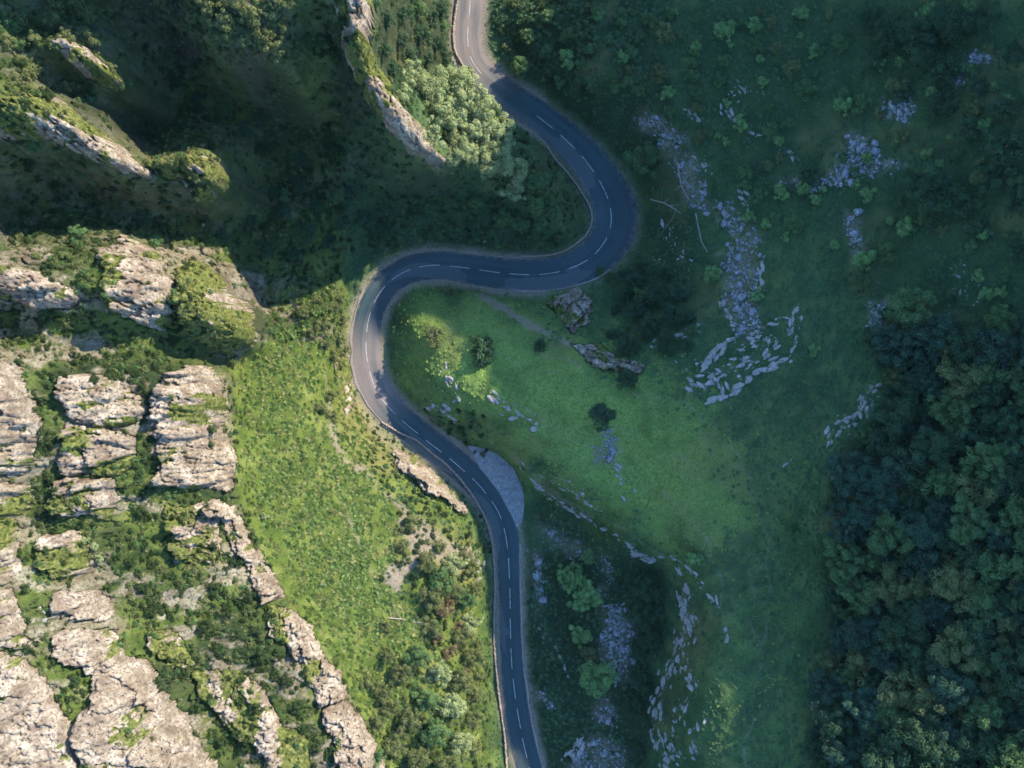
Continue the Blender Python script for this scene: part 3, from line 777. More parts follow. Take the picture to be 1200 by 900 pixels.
# pale grit along the edges of the carriageway
def edge_strip(s0, s1, sign, inset, w):
    s = np.arange(s0, s1, .6)
    px = np.interp(s, arc, cxr); py = np.interp(s, arc, cyr); nx_ = np.interp(s, arc, nl[:, 0]); ny_ = np.interp(s, arc, nl[:, 1])
    hw = np.interp(s, arc, wl2 if sign > 0 else wr2)
    w1 = hw - inset + .1 * fbm(s * .9, s * 0, 3, 90); w2 = w1 + w * (.6 + .5 * vnoise(s * .5, s * 0, 91)) + .1
    V = np.concatenate([np.stack([px + sign * nx_ * w1, py + sign * ny_ * w1, 0 * s + .035], -1), np.stack([px + sign * nx_ * w2, py + sign * ny_ * w2, 0 * s + .03], -1)])
    m_ = len(s)
    F = [(i, m_ + i, m_ + i + 1, i + 1) if sign < 0 else (i, i + 1, m_ + i + 1, m_ + i) for i in range(m_ - 1)]
    o = mesh_obj("gravel_edge", V, F, M_GRAVEL, road)
    return o
edge_strip(arc_at(594, 640), arc[-1], 1, .12, .30)
edge_strip(arc_at(430, 340), arc_at(470, 492), -1, .1, .55)
edge_strip(arc_at(553, -20), arc_at(553, 70), -1, .1, .35)
edge_strip(arc_at(700, 300), arc_at(600, 322), 1, .15, .30)

# lay-by of loose grit beside the bend
P = np.array([unproj(u, v, 0) for u, v in catmull(LAYBY + [LAYBY[0]], 4.0)[:, :2]])
cen = P.mean(0)
rag = 1 + .05 * fbm(P[:, 0] * .9, P[:, 1] * .9, 3, 95) + .03 * fbm(P[:, 0] * 3, P[:, 1] * 3, 2, 96); P = cen + (P - cen) * rag[:, None]
rings = [cen + (P - cen) * f for f in (1.0, .7, .35)]
V = np.concatenate([np.c_[r, np.full(len(r), .0 + .018 * i)] for i, r in enumerate(rings)] + [np.array([[*cen, .045]])])
m_ = len(P); F3 = []
for r in range(2):
    for i in range(m_):
        F3.append((r * m_ + i, r * m_ + (i + 1) % m_, (r + 1) * m_ + (i + 1) % m_, (r + 1) * m_ + i))
F3 += [(2 * m_ + i, 2 * m_ + (i + 1) % m_, 3 * m_, 3 * m_) for i in range(m_)]
me = bpy.data.meshes.new("gravel_layby"); me.from_pydata([tuple(v) for v in V], [], [tuple(dict.fromkeys(f)) for f in F3]); me.materials.append(None)
lm = Mat("layby_grit")
lc = lm.ramp(lm.noise(1.2, 6, .7), [(.3, (.14, .15, .155)), (.5, (.24, .25, .255)), (.72, (.36, .36, .36))])
mpl = lm.n.new("ShaderNodeMapping"); mpl.inputs["Rotation"].default_value = (0, 0, math.radians(52)); mpl.inputs["Scale"].default_value = (.22, .8, 1); lm.l.new(lm.co(), mpl.inputs[0])
tr_ = lm.n.new("ShaderNodeTexNoise"); tr_.inputs["Scale"].default_value = 1.0; tr_.inputs["Detail"].default_value = 3; lm.l.new(mpl.outputs[0], tr_.inputs["Vector"])
lc = lm.mix(lm.ramp(tr_.outputs["Fac"], [(.48, 0.0), (.70, .45)]), lc, (.11, .12, .125))
lm.color(lc); lm.bump(lm.noise(12, 3, .6), .5, .05)
me.materials[0] = lm.m
layby = bpy.data.objects.new("gravel_layby", me); col.objects.link(layby)
tag(layby, "pale grit lay-by beside the road under the spur", "lay-by", kind="structure")

# ------------------------------------------------------------------ stones
def rock_mesh(name, seed, mat, sub=2, flat=.65):
    r = random.Random(seed)
    import bmesh
    b = bmesh.new()
    bmesh.ops.create_icosphere(b, subdivisions=sub, radius=1.0)
    planes = [(Vector((r.gauss(0, 1), r.gauss(0, 1), r.gauss(0, .8))).normalized(), r.uniform(.55, .85)) for _ in range(9)]
    for v in b.verts:
        p = v.co.copy()
        for nrm, d in planes:
            k_ = p.dot(nrm)
            if k_ > d: p -= nrm * (k_ - d)
        v.co = Vector((p.x * 1.15, p.y * .9, p.z * flat))
    me = bpy.data.meshes.new(name); b.to_mesh(me); b.free(); me.materials.append(mat)
    return me
STONES = [rock_mesh("stone", 50 + i, M_BOULDER) for i in range(9)]

def stone(parent, x, y, size, aspect=None, rot=None, sink=.35, name="stone"):
    o = bpy.data.objects.new(name, random.choice(STONES)); col.objects.link(o)
    z = float(ground(x, y))
    sx = size * random.uniform(.9, 2.1); sy = size * random.uniform(.7, 1.0) if aspect is None else size * aspect
    sz = size * random.uniform(.55, .95)
    o.scale = (sx, sy, sz)
    o.rotation_euler = (random.gauss(0, .18), random.gauss(0, .18), random.uniform(0, 6.28) if rot is None else rot + random.gauss(0, .18))
    loc = Vector((x, y, z + sz * .6 * (1 - 2 * sink) * .6))
    o.location = loc - (parent.location if parent else Vector((0, 0, 0)))
    if parent: o.parent = parent
    return o

# rows and scatters of blocks: label, polyline or polygon, count, size range px (radius), spread px
LEDGES = [
 ("ragged stone row stepping down the nose of the spur", [(522,430),(526,442),(534,452),(537,464),(532,470)], 16, (1.5, 3.6), 3.5),
 ("jumble of white stones where the spur meets the road", [(495,475),(508,476),(520,482),(530,492)], 22, (1.3, 3.4), 4),
 ("straight row of white blocks in the middle of the spur", [(582,466),(592,478),(608,488),(622,498),(633,503)], 26, (1.4, 3.4), 4),
 ("string of boulders trailing below the narrow scree chute", [(712,545),(722,548),(730,560),(736,575)], 18, (1.2, 3.0), 7),
 ("line of stones crowning the steep bank above the lay-by", [(610,545),(640,560),(672,578),(690,590),(705,600)], 26, (1.0, 2.4), 2.5),
 ("dark broken edge of the bank between lay-by and hollow", [(624,566),(650,584),(680,602),(712,622),(742,644),(766,660)], 44, (1.2, 3.4), 3),
 ("stone line slanting across the grass above the steep bank", [(650,556),(672,570),(690,586)], 10, (1.0, 2.0), 2),
 ("curving row of stones sweeping round the head of the hollow", [(760,656),(785,652),(800,660),(818,678),(832,698),(842,716)], 30, (1.2, 3.0), 2.2),
 ("short upright row of stones at the end of the curving row", [(850,738),(851,748),(850,757)], 6, (1.2, 2.6), 1.5),
 ("white blocks shining on the brow above the bright tree", [(742,650),(752,652),(762,658)], 12, (1.3, 3.2), 3),
 ("broken stone band climbing beside the scarp", [(802,690),(806,702),(798,712),(816,724),(818,740)], 24, (1.3, 3.8), 5),
 ("scattered pale blocks on the brow under the stone band", [(806,745),(802,775),(812,800),(820,808)], 26, (1.3, 3.8), 6),
 ("spill of blocks at the lower end of the scarp", [(806,820),(796,838),(788,858),(786,880),(806,890)], 44, (1.1, 3.2), 8),
 ("two bright blocks and their rubble by the lower brow", [(822,838),(818,850),(812,858),(816,885)], 12, (1.3, 3.2), 4),
 ("stepped limestone rows fanning over the spur's head", [(762,408),(782,400),(800,390),(822,382)], 22, (1.2, 3.0), 5),
 ("outer sweeping rim of blocks below the curved ledge", [(828,470),(842,466),(860,456),(874,446),(884,436),(905,430),(922,420)], 40, (1.4, 4.2), 3),
 ("stone rubble cupped inside the outer rim", [(812,448),(826,455),(836,446),(846,440),(850,450)], 34, (1.2, 3.6), 8),
 ("curved pale limestone ledge at the head of the grassy spur", [(822,434),(832,420),(844,406),(860,398),(878,393),(888,392)], 46, (1.6, 4.6), 4),
 ("rubble bridging curved ledge and rock run", [(866,420),(884,415),(900,400),(880,392)], 34, (1.2, 3.2), 10),
 ("upright pale stone bar on the open slope", [(934,352),(932,366),(926,380),(925,392)], 16, (1.4, 3.4), 3),
 ("small stone group at the foot of the stone bar", [(904,378),(915,376),(922,374)], 10, (1.3, 3.0), 4),
 ("stones flanking the broad rock run", [(893,312),(892,330),(890,342),(882,344)], 16, (1.2, 3.2), 3),
 ("left-out stones along the edge of the rock run", [(846,345),(850,362),(856,375),(862,382)], 18, (1.2, 3.0), 3),
 ("bright block cluster at the edge of the wood", [(1026,456),(1018,462),(1012,474),(1010,488)], 26, (1.4, 4.0), 6),
 ("weathered block cluster below the bright cluster", [(1000,490),(990,495),(980,502),(976,512)], 30, (1.3, 3.6), 7),
 ("few blocks trailing off into the meadow", [(968,542),(980,546),(974,560)], 14, (1.2, 3.0), 5),
 ("tiny stone row lying in the open meadow", [(920,544),(926,540),(931,537)], 5, (1.2, 2.4), 1.5),
 ("sharp white stone group under the upper shrubs", [(846,122),(850,130),(858,136),(860,142)], 14, (1.3, 3.2), 3),
 ("dim stone chain leading up to the shrub", [(874,155),(900,162),(915,172),(926,182),(934,188)], 22, (1.2, 2.8), 4),
 ("stones strewn beside the dark gully", [(800,128),(812,134),(820,144)], 14, (1.2, 2.8), 4),
 ("stones strewn above the widened bend", [(784,262),(790,290),(798,300),(780,306),(776,312)], 22, (1.0, 2.6), 7),
 ("stone patch at the gully's end", [(820,190),(828,196),(826,204)], 12, (1.0, 2.6), 5),
 ("stones round the stony gully bed", [(868,226),(876,236),(880,246)], 16, (1.2, 2.8), 6),
 ("broken limestone rim along the scarp above the hollow", [(796,690),(804,715),(798,745),(788,775),(778,805),(770,835),(770,862),(778,888),(790,905)], 90, (1.4, 4.4), 5),
 ("thin stone rim at the brink of the scarp", [(792,664),(806,690),(800,730),(784,780),(766,820),(764,860)], 46, (1.2, 3.0), 3),
 ("scattered blocks inside the sweep of the outer rim", [(800,420),(820,440),(850,430),(880,425),(905,408)], 46, (1.0, 3.2), 9),
 ("fine stone streak climbing from the outer rim", [(925,418),(934,396),(938,372)], 18, (1.0, 2.4), 2),
 ("loose stones at the foot of the hollow", [(664,885),(672,876),(682,868),(676,895)], 26, (1.2, 3.2), 5),
 ("thin stone line crossing the rough grass by the road", [(632,736),(640,746),(652,760),(660,778),(664,792)], 16, (1.0, 2.2), 2),
 ("pale crags lining the sunny edge of the bank", [(556,640),(562,650),(563,668),(560,684)], 14, (1.2, 2.8), 2.5),
 ("white stones hidden in the ivy of the cliff ledge", [(50,710),(58,720),(48,728)], 8, (1.3, 2.8), 4),
 ("stone speckle on the slope opposite the cliffs by the isolated tree", [(1112,322),(1130,330),(1142,344),(1124,350)], 18, (.9, 1.9), 12),
 ("stone flecks on the upper slope", [(858,96),(872,108),(866,116)], 14, (.9, 1.8), 9),
]
for label, line, cnt, (s0, s1), spread in LEDGES:
    label = label.replace("left-out stones", "edge stones")
    L = catmull(line, 1.0)[:, :2]
    mu, mv = L[len(L) // 2]
    bx, by, bz = at(mu, mv)
    root = empty("stone_row", (bx, by, bz))
    tag(root, label, "stones", "stone rows and block clusters")
    for q in range(int(cnt * 1.3)):
        p = L[random.randrange(len(L))]
        j = min(len(L) - 1, max(1, int(random.random() * len(L))))
        d = L[min(j + 3, len(L) - 1)] - L[max(0, j - 3)]
        p = L[j] + np.array([random.gauss(0, spread * .75), random.gauss(0, spread * .75)])
        x, y, z = at(*p)
        size = (s0 * .6 + (s1 * 1.25 - s0 * .6) * random.random() ** 2.2) * KPX * (CAM_H - z)
        stone(root, x, y, max(size, .12), rot=math.atan2(-d[1], d[0]))

# screes: thousands of small stones, one body each
SP = [rock_mesh("scree", 90 + i, None, sub=1) for i in range(6)]
SPV = [np.array([v.co[:] for v in m.vertices]) for m in SP]
SPF = [np.array([p.vertices[:] for p in m.polygons]) for m in SP]
for label, poly, cnt, (s0, s1) in SCREE:
    P = np.array(poly); VV_, FF_ = [], []; off = 0; tries = 0; got = 0
    cpt = P.mean(0); bx, by, bz = at(*cpt)
    N_ = cnt * 5
    uu = np.random.default_rng(len(label)).uniform(P[:, 0].min() - 4, P[:, 0].max() + 4, N_); vv = np.random.default_rng(len(label) + 1).uniform(P[:, 1].min() - 4, P[:, 1].max() + 4, N_)
    sd = poly_sdf(uu, vv, poly) + 9 * fbm(uu * .12, vv * .12, 4, 33, .6) * 1.6 + np.random.default_rng(4).normal(0, 2.6, N_) - 1.5
    keep = np.nonzero(sd > 0)[0][:int(cnt * .8)]
    for j in keep:
        q = random.randrange(6)
        x, y, z = at(uu[j], vv[j])
        s = random.uniform(s0 * .7, s1 * .8) * (.45 + .5 * random.paretovariate(2.4)); s = min(s, 1.1)
        an = random.uniform(0, 6.28)
        R = np.array(Matrix.Rotation(an, 3, 'Z') @ Matrix.Rotation(random.gauss(0, .3), 3, 'X'))
        VV_.append((SPV[q] * s * np.array([1, .9, .8])) @ R.T + np.array([x - bx, y - by, z - bz + s * .15])); FF_.append(SPF[q] + off); off += len(SPV[q])
    o = mesh_obj("scree", np.concatenate(VV_), np.concatenate(FF_), M_SCREE)
    o.location = (bx, by, bz)
    tag(o, label, "scree", "screes of the gorge", "stuff")

# low roadside walls of small stones
wm = Mat("wall_stone")
wm.color(wm.ramp(wm.noise(2.5, 4, .7), [(.3, (.22, .17, .135)), (.55, (.36, .29, .235)), (.75, (.50, .43, .37))]))
M_WALL = wm.m
def wall(label, pts, h=.75, w=.55):
    L = catmull(pts, 1.0)[:, :2]
    W = np.array([unproj(u, v, .4) for u, v in L])
    seg = np.r_[0, np.cumsum(np.hypot(np.diff(W[:, 0]), np.diff(W[:, 1])))]
    V, F = [], []; off = 0
    base = W[len(W) // 2]; bz = float(ground(*base))
    for row in range(3):
        s = random.random() * .3
        while s < seg[-1]:
            ln = random.uniform(.3, .6); hgt = h / 3
            x = np.interp(s + ln / 2, seg, W[:, 0]); y = np.interp(s + ln / 2, seg, W[:, 1])
            x2 = np.interp(s + ln, seg, W[:, 0]); y2 = np.interp(s + ln, seg, W[:, 1])
            an = math.atan2(y2 - y, x2 - x) + random.gauss(0, .08)
            z = float(ground(x, y)) + row * hgt - .05
            q = random.randrange(6)
            R = np.array(Matrix.Rotation(an, 3, 'Z'))
            p = SPV[q] * np.array([ln * .55, w * (.62 - .05 * row), hgt * .95]) @ R.T + np.array([x - base[0] + random.gauss(0, .04), y - base[1] + random.gauss(0, .04), z - bz + hgt * .5])
            V.append(p); F.append(SPF[q] + off); off += len(p)
            s += ln * .92
    o = mesh_obj("roadside_wall", np.concatenate(V), np.concatenate(F), M_WALL)
    o.location = (base[0], base[1], bz)
    tag(o, label, "wall", "low stone walls along the road")
wall("low tan stone wall along the straight below the sunny bank", [(446,494),(456,500),(470,508),(488,516),(505,530),(524,545),(543,566),(556,584),(568,606),(576,632),(579,660),(580,690),(579,720),(579,750),(581,780),(584,810),(588,840),(592,870),(594,900),(600,930)])
wall("low tan stone wall hugging the inside of the hairpin under the trees", [(640,170),(650,186),(664,202),(678,220),(690,240),(694,256),(689,272),(676,285),(656,296),(632,300),(610,300)])
wall("low pale stone wall beside the uppermost stretch of road", [(540,-25),(536,0),(533,20),(531,40),(533,58),(540,72),(548,86)])
print("structure", time.time() - T0)

# ------------------------------------------------------------------ foliage
def leaf_mat(name, dark, midc, light, trans=.25, vary=.45):
    M = Mat(name)
    oi = M.n.new("ShaderNodeObjectInfo")
    n = M.noise(1.3, 3, .6); n2 = M.noise(9, 2, .6)
    f = M.math('ADD', M.math('MULTIPLY', n, .55), M.math('MULTIPLY', n2, .45))
    c = M.ramp(f, [(.32, dark), (.5, midc), (.68, light)])
    c = M.mix(M.math('MULTIPLY', oi.outputs["Random"], vary), c, tuple(.55 * x for x in midc))
    M.color(c)
    M.b.inputs["Roughness"].default_value = .6
    M.b.inputs["Specular IOR Level"].default_value = .2
    tr = M.n.new("ShaderNodeBsdfTranslucent"); M.l.new(c, tr.inputs[0])
    mx = M.n.new("ShaderNodeMixShader"); mx.inputs[0].default_value = trans
    out = M.n["Material Output"]
    M.l.new(M.b.outputs[0], mx.inputs[1]); M.l.new(tr.outputs[0], mx.inputs[2]); M.l.new(mx.outputs[0], out.inputs[0])
    return M.m
LEAF = {
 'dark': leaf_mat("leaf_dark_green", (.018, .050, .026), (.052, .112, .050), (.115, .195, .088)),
 'mid': leaf_mat("leaf_mid_green", (.040, .095, .036), (.112, .205, .070), (.215, .320, .120)),
 'pale': leaf_mat("leaf_silver_green", (.12, .165, .060), (.31, .375, .155), (.52, .57, .29), .18, .25),
 'olive': leaf_mat("leaf_olive", (.065, .090, .030), (.165, .200, .070), (.32, .335, .15)),
 'bright': leaf_mat("leaf_bright_green", (.055, .125, .034), (.19, .345, .105), (.38, .54, .21), .2, .2),
 'brown': leaf_mat("leaf_russet", (.10, .080, .038), (.21, .165, .078), (.33, .265, .14)),
 'teal': leaf_mat("leaf_blue_green", (.016, .048, .030), (.048, .108, .066), (.105, .190, .115)),
 'ivy': leaf_mat("leaf_ivy", (.016, .038, .012), (.045, .080, .024), (.095, .140, .042)),
}
bk = Mat("bark"); bk.color(bk.ramp(bk.noise(6, 4, .6), [(.3, (.06, .045, .035)), (.7, (.16, .13, .10))])); M_BARK = bk.m
dw = Mat("bleached_wood"); dw.color(dw.ramp(dw.noise(3, 4, .6), [(.3, (.24, .21, .175)), (.7, (.42, .38, .33))])); M_DEAD = dw.m

def leaf_quads(centres, normals, size, r):
    """pointed leaf sprays, two triangles each"""
    n = len(centres)
    t = r.normal(size=(n, 3)); t -= (t * normals).sum(1)[:, None] * normals; t /= np.linalg.norm(t, axis=1)[:, None] + 1e-9
    b = np.cross(normals, t)
    L = size * r.uniform(.65, 1.35, n)[:, None]; W = L * r.uniform(.5, .8, n)[:, None]
    V = np.stack([centres - t * L * .6, centres - b * W * .5 + normals * L * .12, centres + t * L * .7 - normals * L * .15, centres + b * W * .5 + normals * L * .12], 1)
    return V.reshape(-1, 3), np.arange(n * 4).reshape(n, 4)

def crown_arrays(R, H, base, seed, puff=.95, leaf=.27, per=125, nfac=1.0):
    r = np.random.default_rng(seed)
    npf = max(6, int(nfac * 1.9 * (R / puff) ** 2))
    d = r.normal(size=(npf, 3)); d[:, 2] = np.abs(d[:, 2]) * 1.0 - .25; d /= np.linalg.norm(d, axis=1)[:, None]
    lob = 1 + .22 * np.sin(3 * np.arctan2(d[:, 1], d[:, 0]) + seed) + .12 * np.sin(5 * np.arctan2(d[:, 1], d[:, 0]) + 2 * seed)
    rad = r.uniform(.30, 1.08, npf) ** .6
    c = d * (rad * lob)[:, None] * np.array([R - puff * .6, R - puff * .6, H])
    c[:, 2] += base
    pr = puff * r.uniform(.5, 1.2, npf)
    C_, N_ = [], []
    for i in range(npf):
        m = int(per * (pr[i] / puff) ** 2)
        q = r.normal(size=(m, 3)); q[:, 2] += .55; q /= np.linalg.norm(q, axis=1)[:, None]
        sc_ = r.uniform(.72, 1.08, m)[:, None]
        C_.append(c[i] + q * pr[i] * sc_ * np.array([1, 1, .8]))
        nn = q + r.normal(size=(m, 3)) * .42 + np.array([0, 0, .35]); nn /= np.linalg.norm(nn, axis=1)[:, None]
        N_.append(nn)
    # inner foliage so that the crown is not hollow
    m = int(npf * 8)
    q = r.normal(size=(m, 3)); q /= np.linalg.norm(q, axis=1)[:, None]; q[:, 2] = np.abs(q[:, 2])
    C_.append(q * (r.uniform(0, .72, m) ** .5)[:, None] * np.array([R * .75, R * .75, H * .55]) + np.array([0, 0, base]))
    N_.append(np.tile([0, 0, 1.0], (m, 1)) + r.normal(size=(m, 3)) * .5)
    N2 = np.concatenate(N_); N2 /= np.linalg.norm(N2, axis=1)[:, None]
    return leaf_quads(np.concatenate(C_), N2, leaf, r)

def tube(pts, rads, k=7):
    V, F = [], []
    for i, (p, r_) in enumerate(zip(pts, rads)):
        p = np.array(p, float)
        for a in range(k):
            t = 2 * math.pi * a / k
            V.append(p + np.array([math.cos(t) * r_, math.sin(t) * r_, 0]))
    for i in range(len(pts) - 1):
        for a in range(k):
            F.append((i * k + a, i * k + (a + 1) % k, (i + 1) * k + (a + 1) % k, (i + 1) * k + a))
    return V, F

def trunk_mesh(R, h, base, seed):
    r = random.Random(seed); V, F = [], []
    def add(p, q):
        v, f = tube(p, q); o = len(V); V.extend(v); F.extend([tuple(i + o for i in x) for x in f])
    tr = .09 * R
    add([(0, 0, -.8), (.02, 0, base * .4), (r.uniform(-.1, .1), r.uniform(-.1, .1), base), (r.uniform(-.2, .2), r.uniform(-.2, .2), base + h * .6)], [tr * 1.4, tr, tr * .85, tr * .3])
    for i in range(5):
        a = i * 1.26 + r.uniform(-.3, .3); l = R * r.uniform(.5, .75)
        add([(0, 0, base * r.uniform(.6, .95)), (math.cos(a) * l * .5, math.sin(a) * l * .5, base + h * .2), (math.cos(a) * l, math.sin(a) * l, base + h * r.uniform(.35, .6))], [tr * .6, tr * .4, tr * .12])
    me = bpy.data.meshes.new("trunk"); me.from_pydata([tuple(v) for v in V], [], F); me.materials.append(M_BARK)
    return me

def crown_mesh(*a, **kw):
    V, F = crown_arrays(*a, **kw)
    o = mesh_obj("crown", V, F, LEAF['dark']); me = o.data
    bpy.data.objects.remove(o)
    return me

# three sizes, several individuals of each; (crown radius, crown height, clear trunk)
PROTO = {'big': [], 'med': [], 'small': [], 'low': []}
for i in range(6):
    PROTO['big'].append((crown_mesh(4.3, 3.4, 4.2, 100 + i, nfac=1.25 + .25 * (i % 3), puff=(.80, .95, 1.1)[i % 3]), trunk_mesh(4.3, 3.4, 4.2, i), 4.3, 7.0))
for i in range(6):
    PROTO['med'].append((crown_mesh(2.8, 2.4, 2.2, 200 + i, puff=.72, leaf=.24, per=100, nfac=1.15), trunk_mesh(2.8, 2.4, 2.2, 20 + i), 2.8, 4.2))
for i in range(5):
    PROTO['small'].append((crown_mesh(1.6, 1.4, .8, 300 + i, puff=.52, leaf=.20, per=85), trunk_mesh(1.6, 1.4, .8, 40 + i), 1.6, 2.0))
for i in range(4):
    PROTO['low'].append((crown_mesh(1.9, .8, .2, 400 + i, puff=.5, leaf=.22, per=60), trunk_mesh(1.9, .8, .25, 60 + i), 1.9, .9))

def plant(u, v, rpx, leaf, label, group, kind=None, name=None, cat=None):
    z = float(zpix(np.array(float(u)), np.array(float(v))))
    r = rpx * KPX * (CAM_H - z - 4)
    if kind is None:
        kind = 'big' if r > 3.4 else 'med' if r > 2.0 else 'small'
    j = random.randrange(len(PROTO[kind]))
    cm, tm, pr, top = PROTO[kind][j]
    s = r / pr
    x, y, z = at(u, v, top * s * .8)
    is_tree = kind in ('big', 'med')
    root = empty(name or ("broadleaf_tree" if is_tree else ("bush" if "bush" in label else "shrub")), (x, y, z))
    hs = s * random.uniform(.85, 1.15)
    root.scale = (s * random.uniform(.9, 1.1), s * random.uniform(.9, 1.1), hs)
    root.rotation_euler = (0, 0, random.uniform(0, 6.28))
    tag(root, label, cat or ("tree" if is_tree else ("bush" if "bush" in label else "shrub")), group)
    for nm, me in (("trunk", tm), ("crown", cm)):
        o = bpy.data.objects.new(nm, me); col.objects.link(o); o.parent = root
        if nm == "crown":
            o.material_slots[0].link = 'OBJECT'; o.material_slots[0].material = LEAF[leaf]
    return root

def many(spots, leaf, tlabel, slabel, group, **kw):
    for s in spots:
        lf = s[3] if len(s) > 3 else leaf
        kk = kw.get('kind')
        z = float(zpix(np.array(float(s[0])), np.array(float(s[1])))); r = s[2] * KPX * (CAM_H - z - 4)
        plant(s[0], s[1], s[2], lf, tlabel if (kk in ('big', 'med') or (kk is None and r > 2.0)) else slabel, group, **kw)

many([(500,100,24),(530,95,25),(548,118,26),(518,130,26),(556,150,27),(585,155,23),(538,172,24),(580,188,25),(604,198,19),(603,222,15),(480,85,17),(503,158,18),(470,108,13),(565,125,18)],
     'pale', "broad silvery tree in the sunlit clump between rock fin and hairpin", "silvery bush in the sunlit clump between rock fin and hairpin", "silvery trees below the rock fin")
many([(578,134,11),(598,150,11),(618,180,12),(632,212,13),(628,240,13),(650,250,10),(548,84,9),(644,232,10),(612,262,12),(636,262,10),(590,255,12),(560,235,12),(664,226,8),(625,215,11)],
     'mid', "green tree on the knoll wrapped by the hairpin", "green shrub on the knoll wrapped by the hairpin", "greenery on the hairpin knoll")
many([(488,8,15),(503,20,14,'dark'),(470,14,14,'dark'),(510,48,13,'dark'),(492,42,15,'dark'),(468,45,14,'dark'),(478,66,13,'dark'),(522,70,11,'dark'),(452,20,12,'dark'),(448,55,12,'dark'),(458,78,12,'dark'),(515,10,13,'dark'),(440,0,11),(518,30,11),(500,70,12,'dark')], 'mid', "tree on the steep side of the rock fin above the upper road", "shrub on the steep side of the rock fin above the upper road", "greenery beside the rock fin")
many([(225,15,12),(215,28,11),(245,20,14),(255,40,14),(260,60,13),(270,75,11),(290,15,14),(300,32,14),(305,47,12),(320,56,13),(335,70,13),(346,90,12),(335,105,10),(386,103,12),(392,125,13),(396,146,10),(350,15,13),(370,5,12),(320,0,13),(270,0,12),(330,30,10)],
     'olive', "leafy tree catching the sun above the dark ravine", "leafy bush catching the sun above the dark ravine", "trees above the dark ravine")
many([(30,85,15),(18,95,11),(42,76,11),(60,25,15),(75,40,11),(100,20,13),(20,20,13),(8,50,12),(165,10,10),(190,5,11),(105,45,9),(85,65,8),(130,80,8),(40,45,10),(135,25,10)],
     'olive', "tree on the high ground behind the wedge-shaped crest", "bush on the high ground behind the wedge-shaped crest", "greenery behind the wedge-shaped crest")
many([(318,112,10),(200,190,7),(220,200,6),(135,245,7),(150,240,8),(265,232,7),(100,285,8),(75,300,7),(40,300,8)], 'olive', "olive tree perched on a mossy crag", "olive bush perched on a mossy crag", "bushes on the crags")
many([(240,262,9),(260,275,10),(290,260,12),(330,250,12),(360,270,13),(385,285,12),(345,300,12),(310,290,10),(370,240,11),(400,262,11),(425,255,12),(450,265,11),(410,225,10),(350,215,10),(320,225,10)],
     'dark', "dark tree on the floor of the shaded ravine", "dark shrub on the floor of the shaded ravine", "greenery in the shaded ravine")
many([(390,360,11),(400,375,10),(376,380,11),(395,394,11),(380,402,10),(390,416,9),(372,352,9),(355,366,9),(376,478,10),(386,464,9),(391,488,8),(366,390,8),(398,350,10),(402,410,8),(398,428,7)],
     'olive', "sunlit tree in the thicket between bracken slope and bend", "sunlit bush in the thicket between bracken slope and bend", "thicket above the bend")
BANK = [(480,614,10),(500,660,12),(516,680,14),(531,660,12),(548,655,10),(505,702,14),(530,692,11),(546,702,11),(550,730,12),(540,750,13),(505,738,11),(552,772,12),(490,770,12),(515,790,13),(540,800,14),(555,815,10),(470,790,12),(500,822,14),(530,830,15),(554,845,11),(480,845,14),(450,812,11),(510,860,15),(540,872,13),(462,875,14),(490,892,14),(525,897,13),(430,802,9),(455,770,9),(470,640,8),(452,735,7),(548,672,9),(555,690,9),(560,760,8),(560,795,8),(440,850,11),(455,830,11),(440,890,10),(515,640,9),(556,880,9)]
many([(u, v, r_ * 1.22, ('olive', 'olive', 'mid', 'pale', 'olive')[i % 5] if r_ > 9 else 'olive') for i, (u, v, r_) in enumerate(BANK)],
     'olive', "sunlit tree on the bank above the straight road", "sunlit bush on the bank above the straight road", "trees on the sunny bank")
many([(520,716,12),(526,764,10),(512,748,8),(538,735,8),(528,705,8),(545,790,7)], 'brown', "russet tree on the sunny bank", "russet bush on the sunny bank", "russet bushes on the bank")
many([(115,655,8),(108,640,7),(100,632,6)], 'pale', "pale bush on the cliff beside the tilted slab", "pale bush on the cliff beside the tilted slab", "pale cliff bushes", kind='small')
plant(310, 605, 6, 'pale', "tiny pale bush at the cliff foot, beside the diagonal rib", None, kind='small')
plant(378, 685, 5, 'pale', "tiny pale bush alone in the bracken slope", None, kind='small')
many([(245,505,8),(246,522,7),(170,470,8),(165,450,8),(110,445,7),(128,440,8),(300,740,8),(265,720,9),(250,690,9),(290,700,9),(275,660,9),(240,735,9),(305,770,9),(280,800,8),(335,800,9),(345,830,9),(355,855,8),(300,830,8),(250,640,8),(165,690,9),(150,660,9),(175,720,9),(185,800,9),(215,790,8),(230,830,9),(255,870,9),(165,600,9),(170,575,8),(48,470,8),(58,520,8),(55,560,8),(45,600,8),(30,760,8),(85,800,8),(28,690,8),(60,440,7),(20,425,7),(180,430,7),(390,880,8),(370,880,8),(285,880,8)],
     'ivy', "dark bush rooted in a cliff gully", "dark bush rooted in a cliff gully", "bushes in the cliff gullies", kind='small')
rb = random.Random(21); nb = 0; got = []
while nb < 52:
    u, v = rb.uniform(5, 405), rb.uniform(4, 285)
    r_ = rb.choice([7, 8, 9, 10, 12, 14])
    if abs(v - (118 + .5 * u)) < 24 and u < 190: continue
    if any(math.hypot(u - a, v - b) < (r_ + c_) * .75 for a, b, c_ in got): continue
    got.append((u, v, r_)); nb += 1
    lf = rb.choice(['ivy', 'dark', 'olive', 'ivy', 'mid'])
    plant(u, v, r_, lf, "%s %s bush clinging to the ravine side" % ("small" if r_ < 9 else "broad" if r_ > 10 else "rounded", {'ivy': 'dark', 'dark': 'deep green', 'olive': 'olive', 'mid': 'mid-green'}[lf]), "bushes on the ravine sides", kind='small')
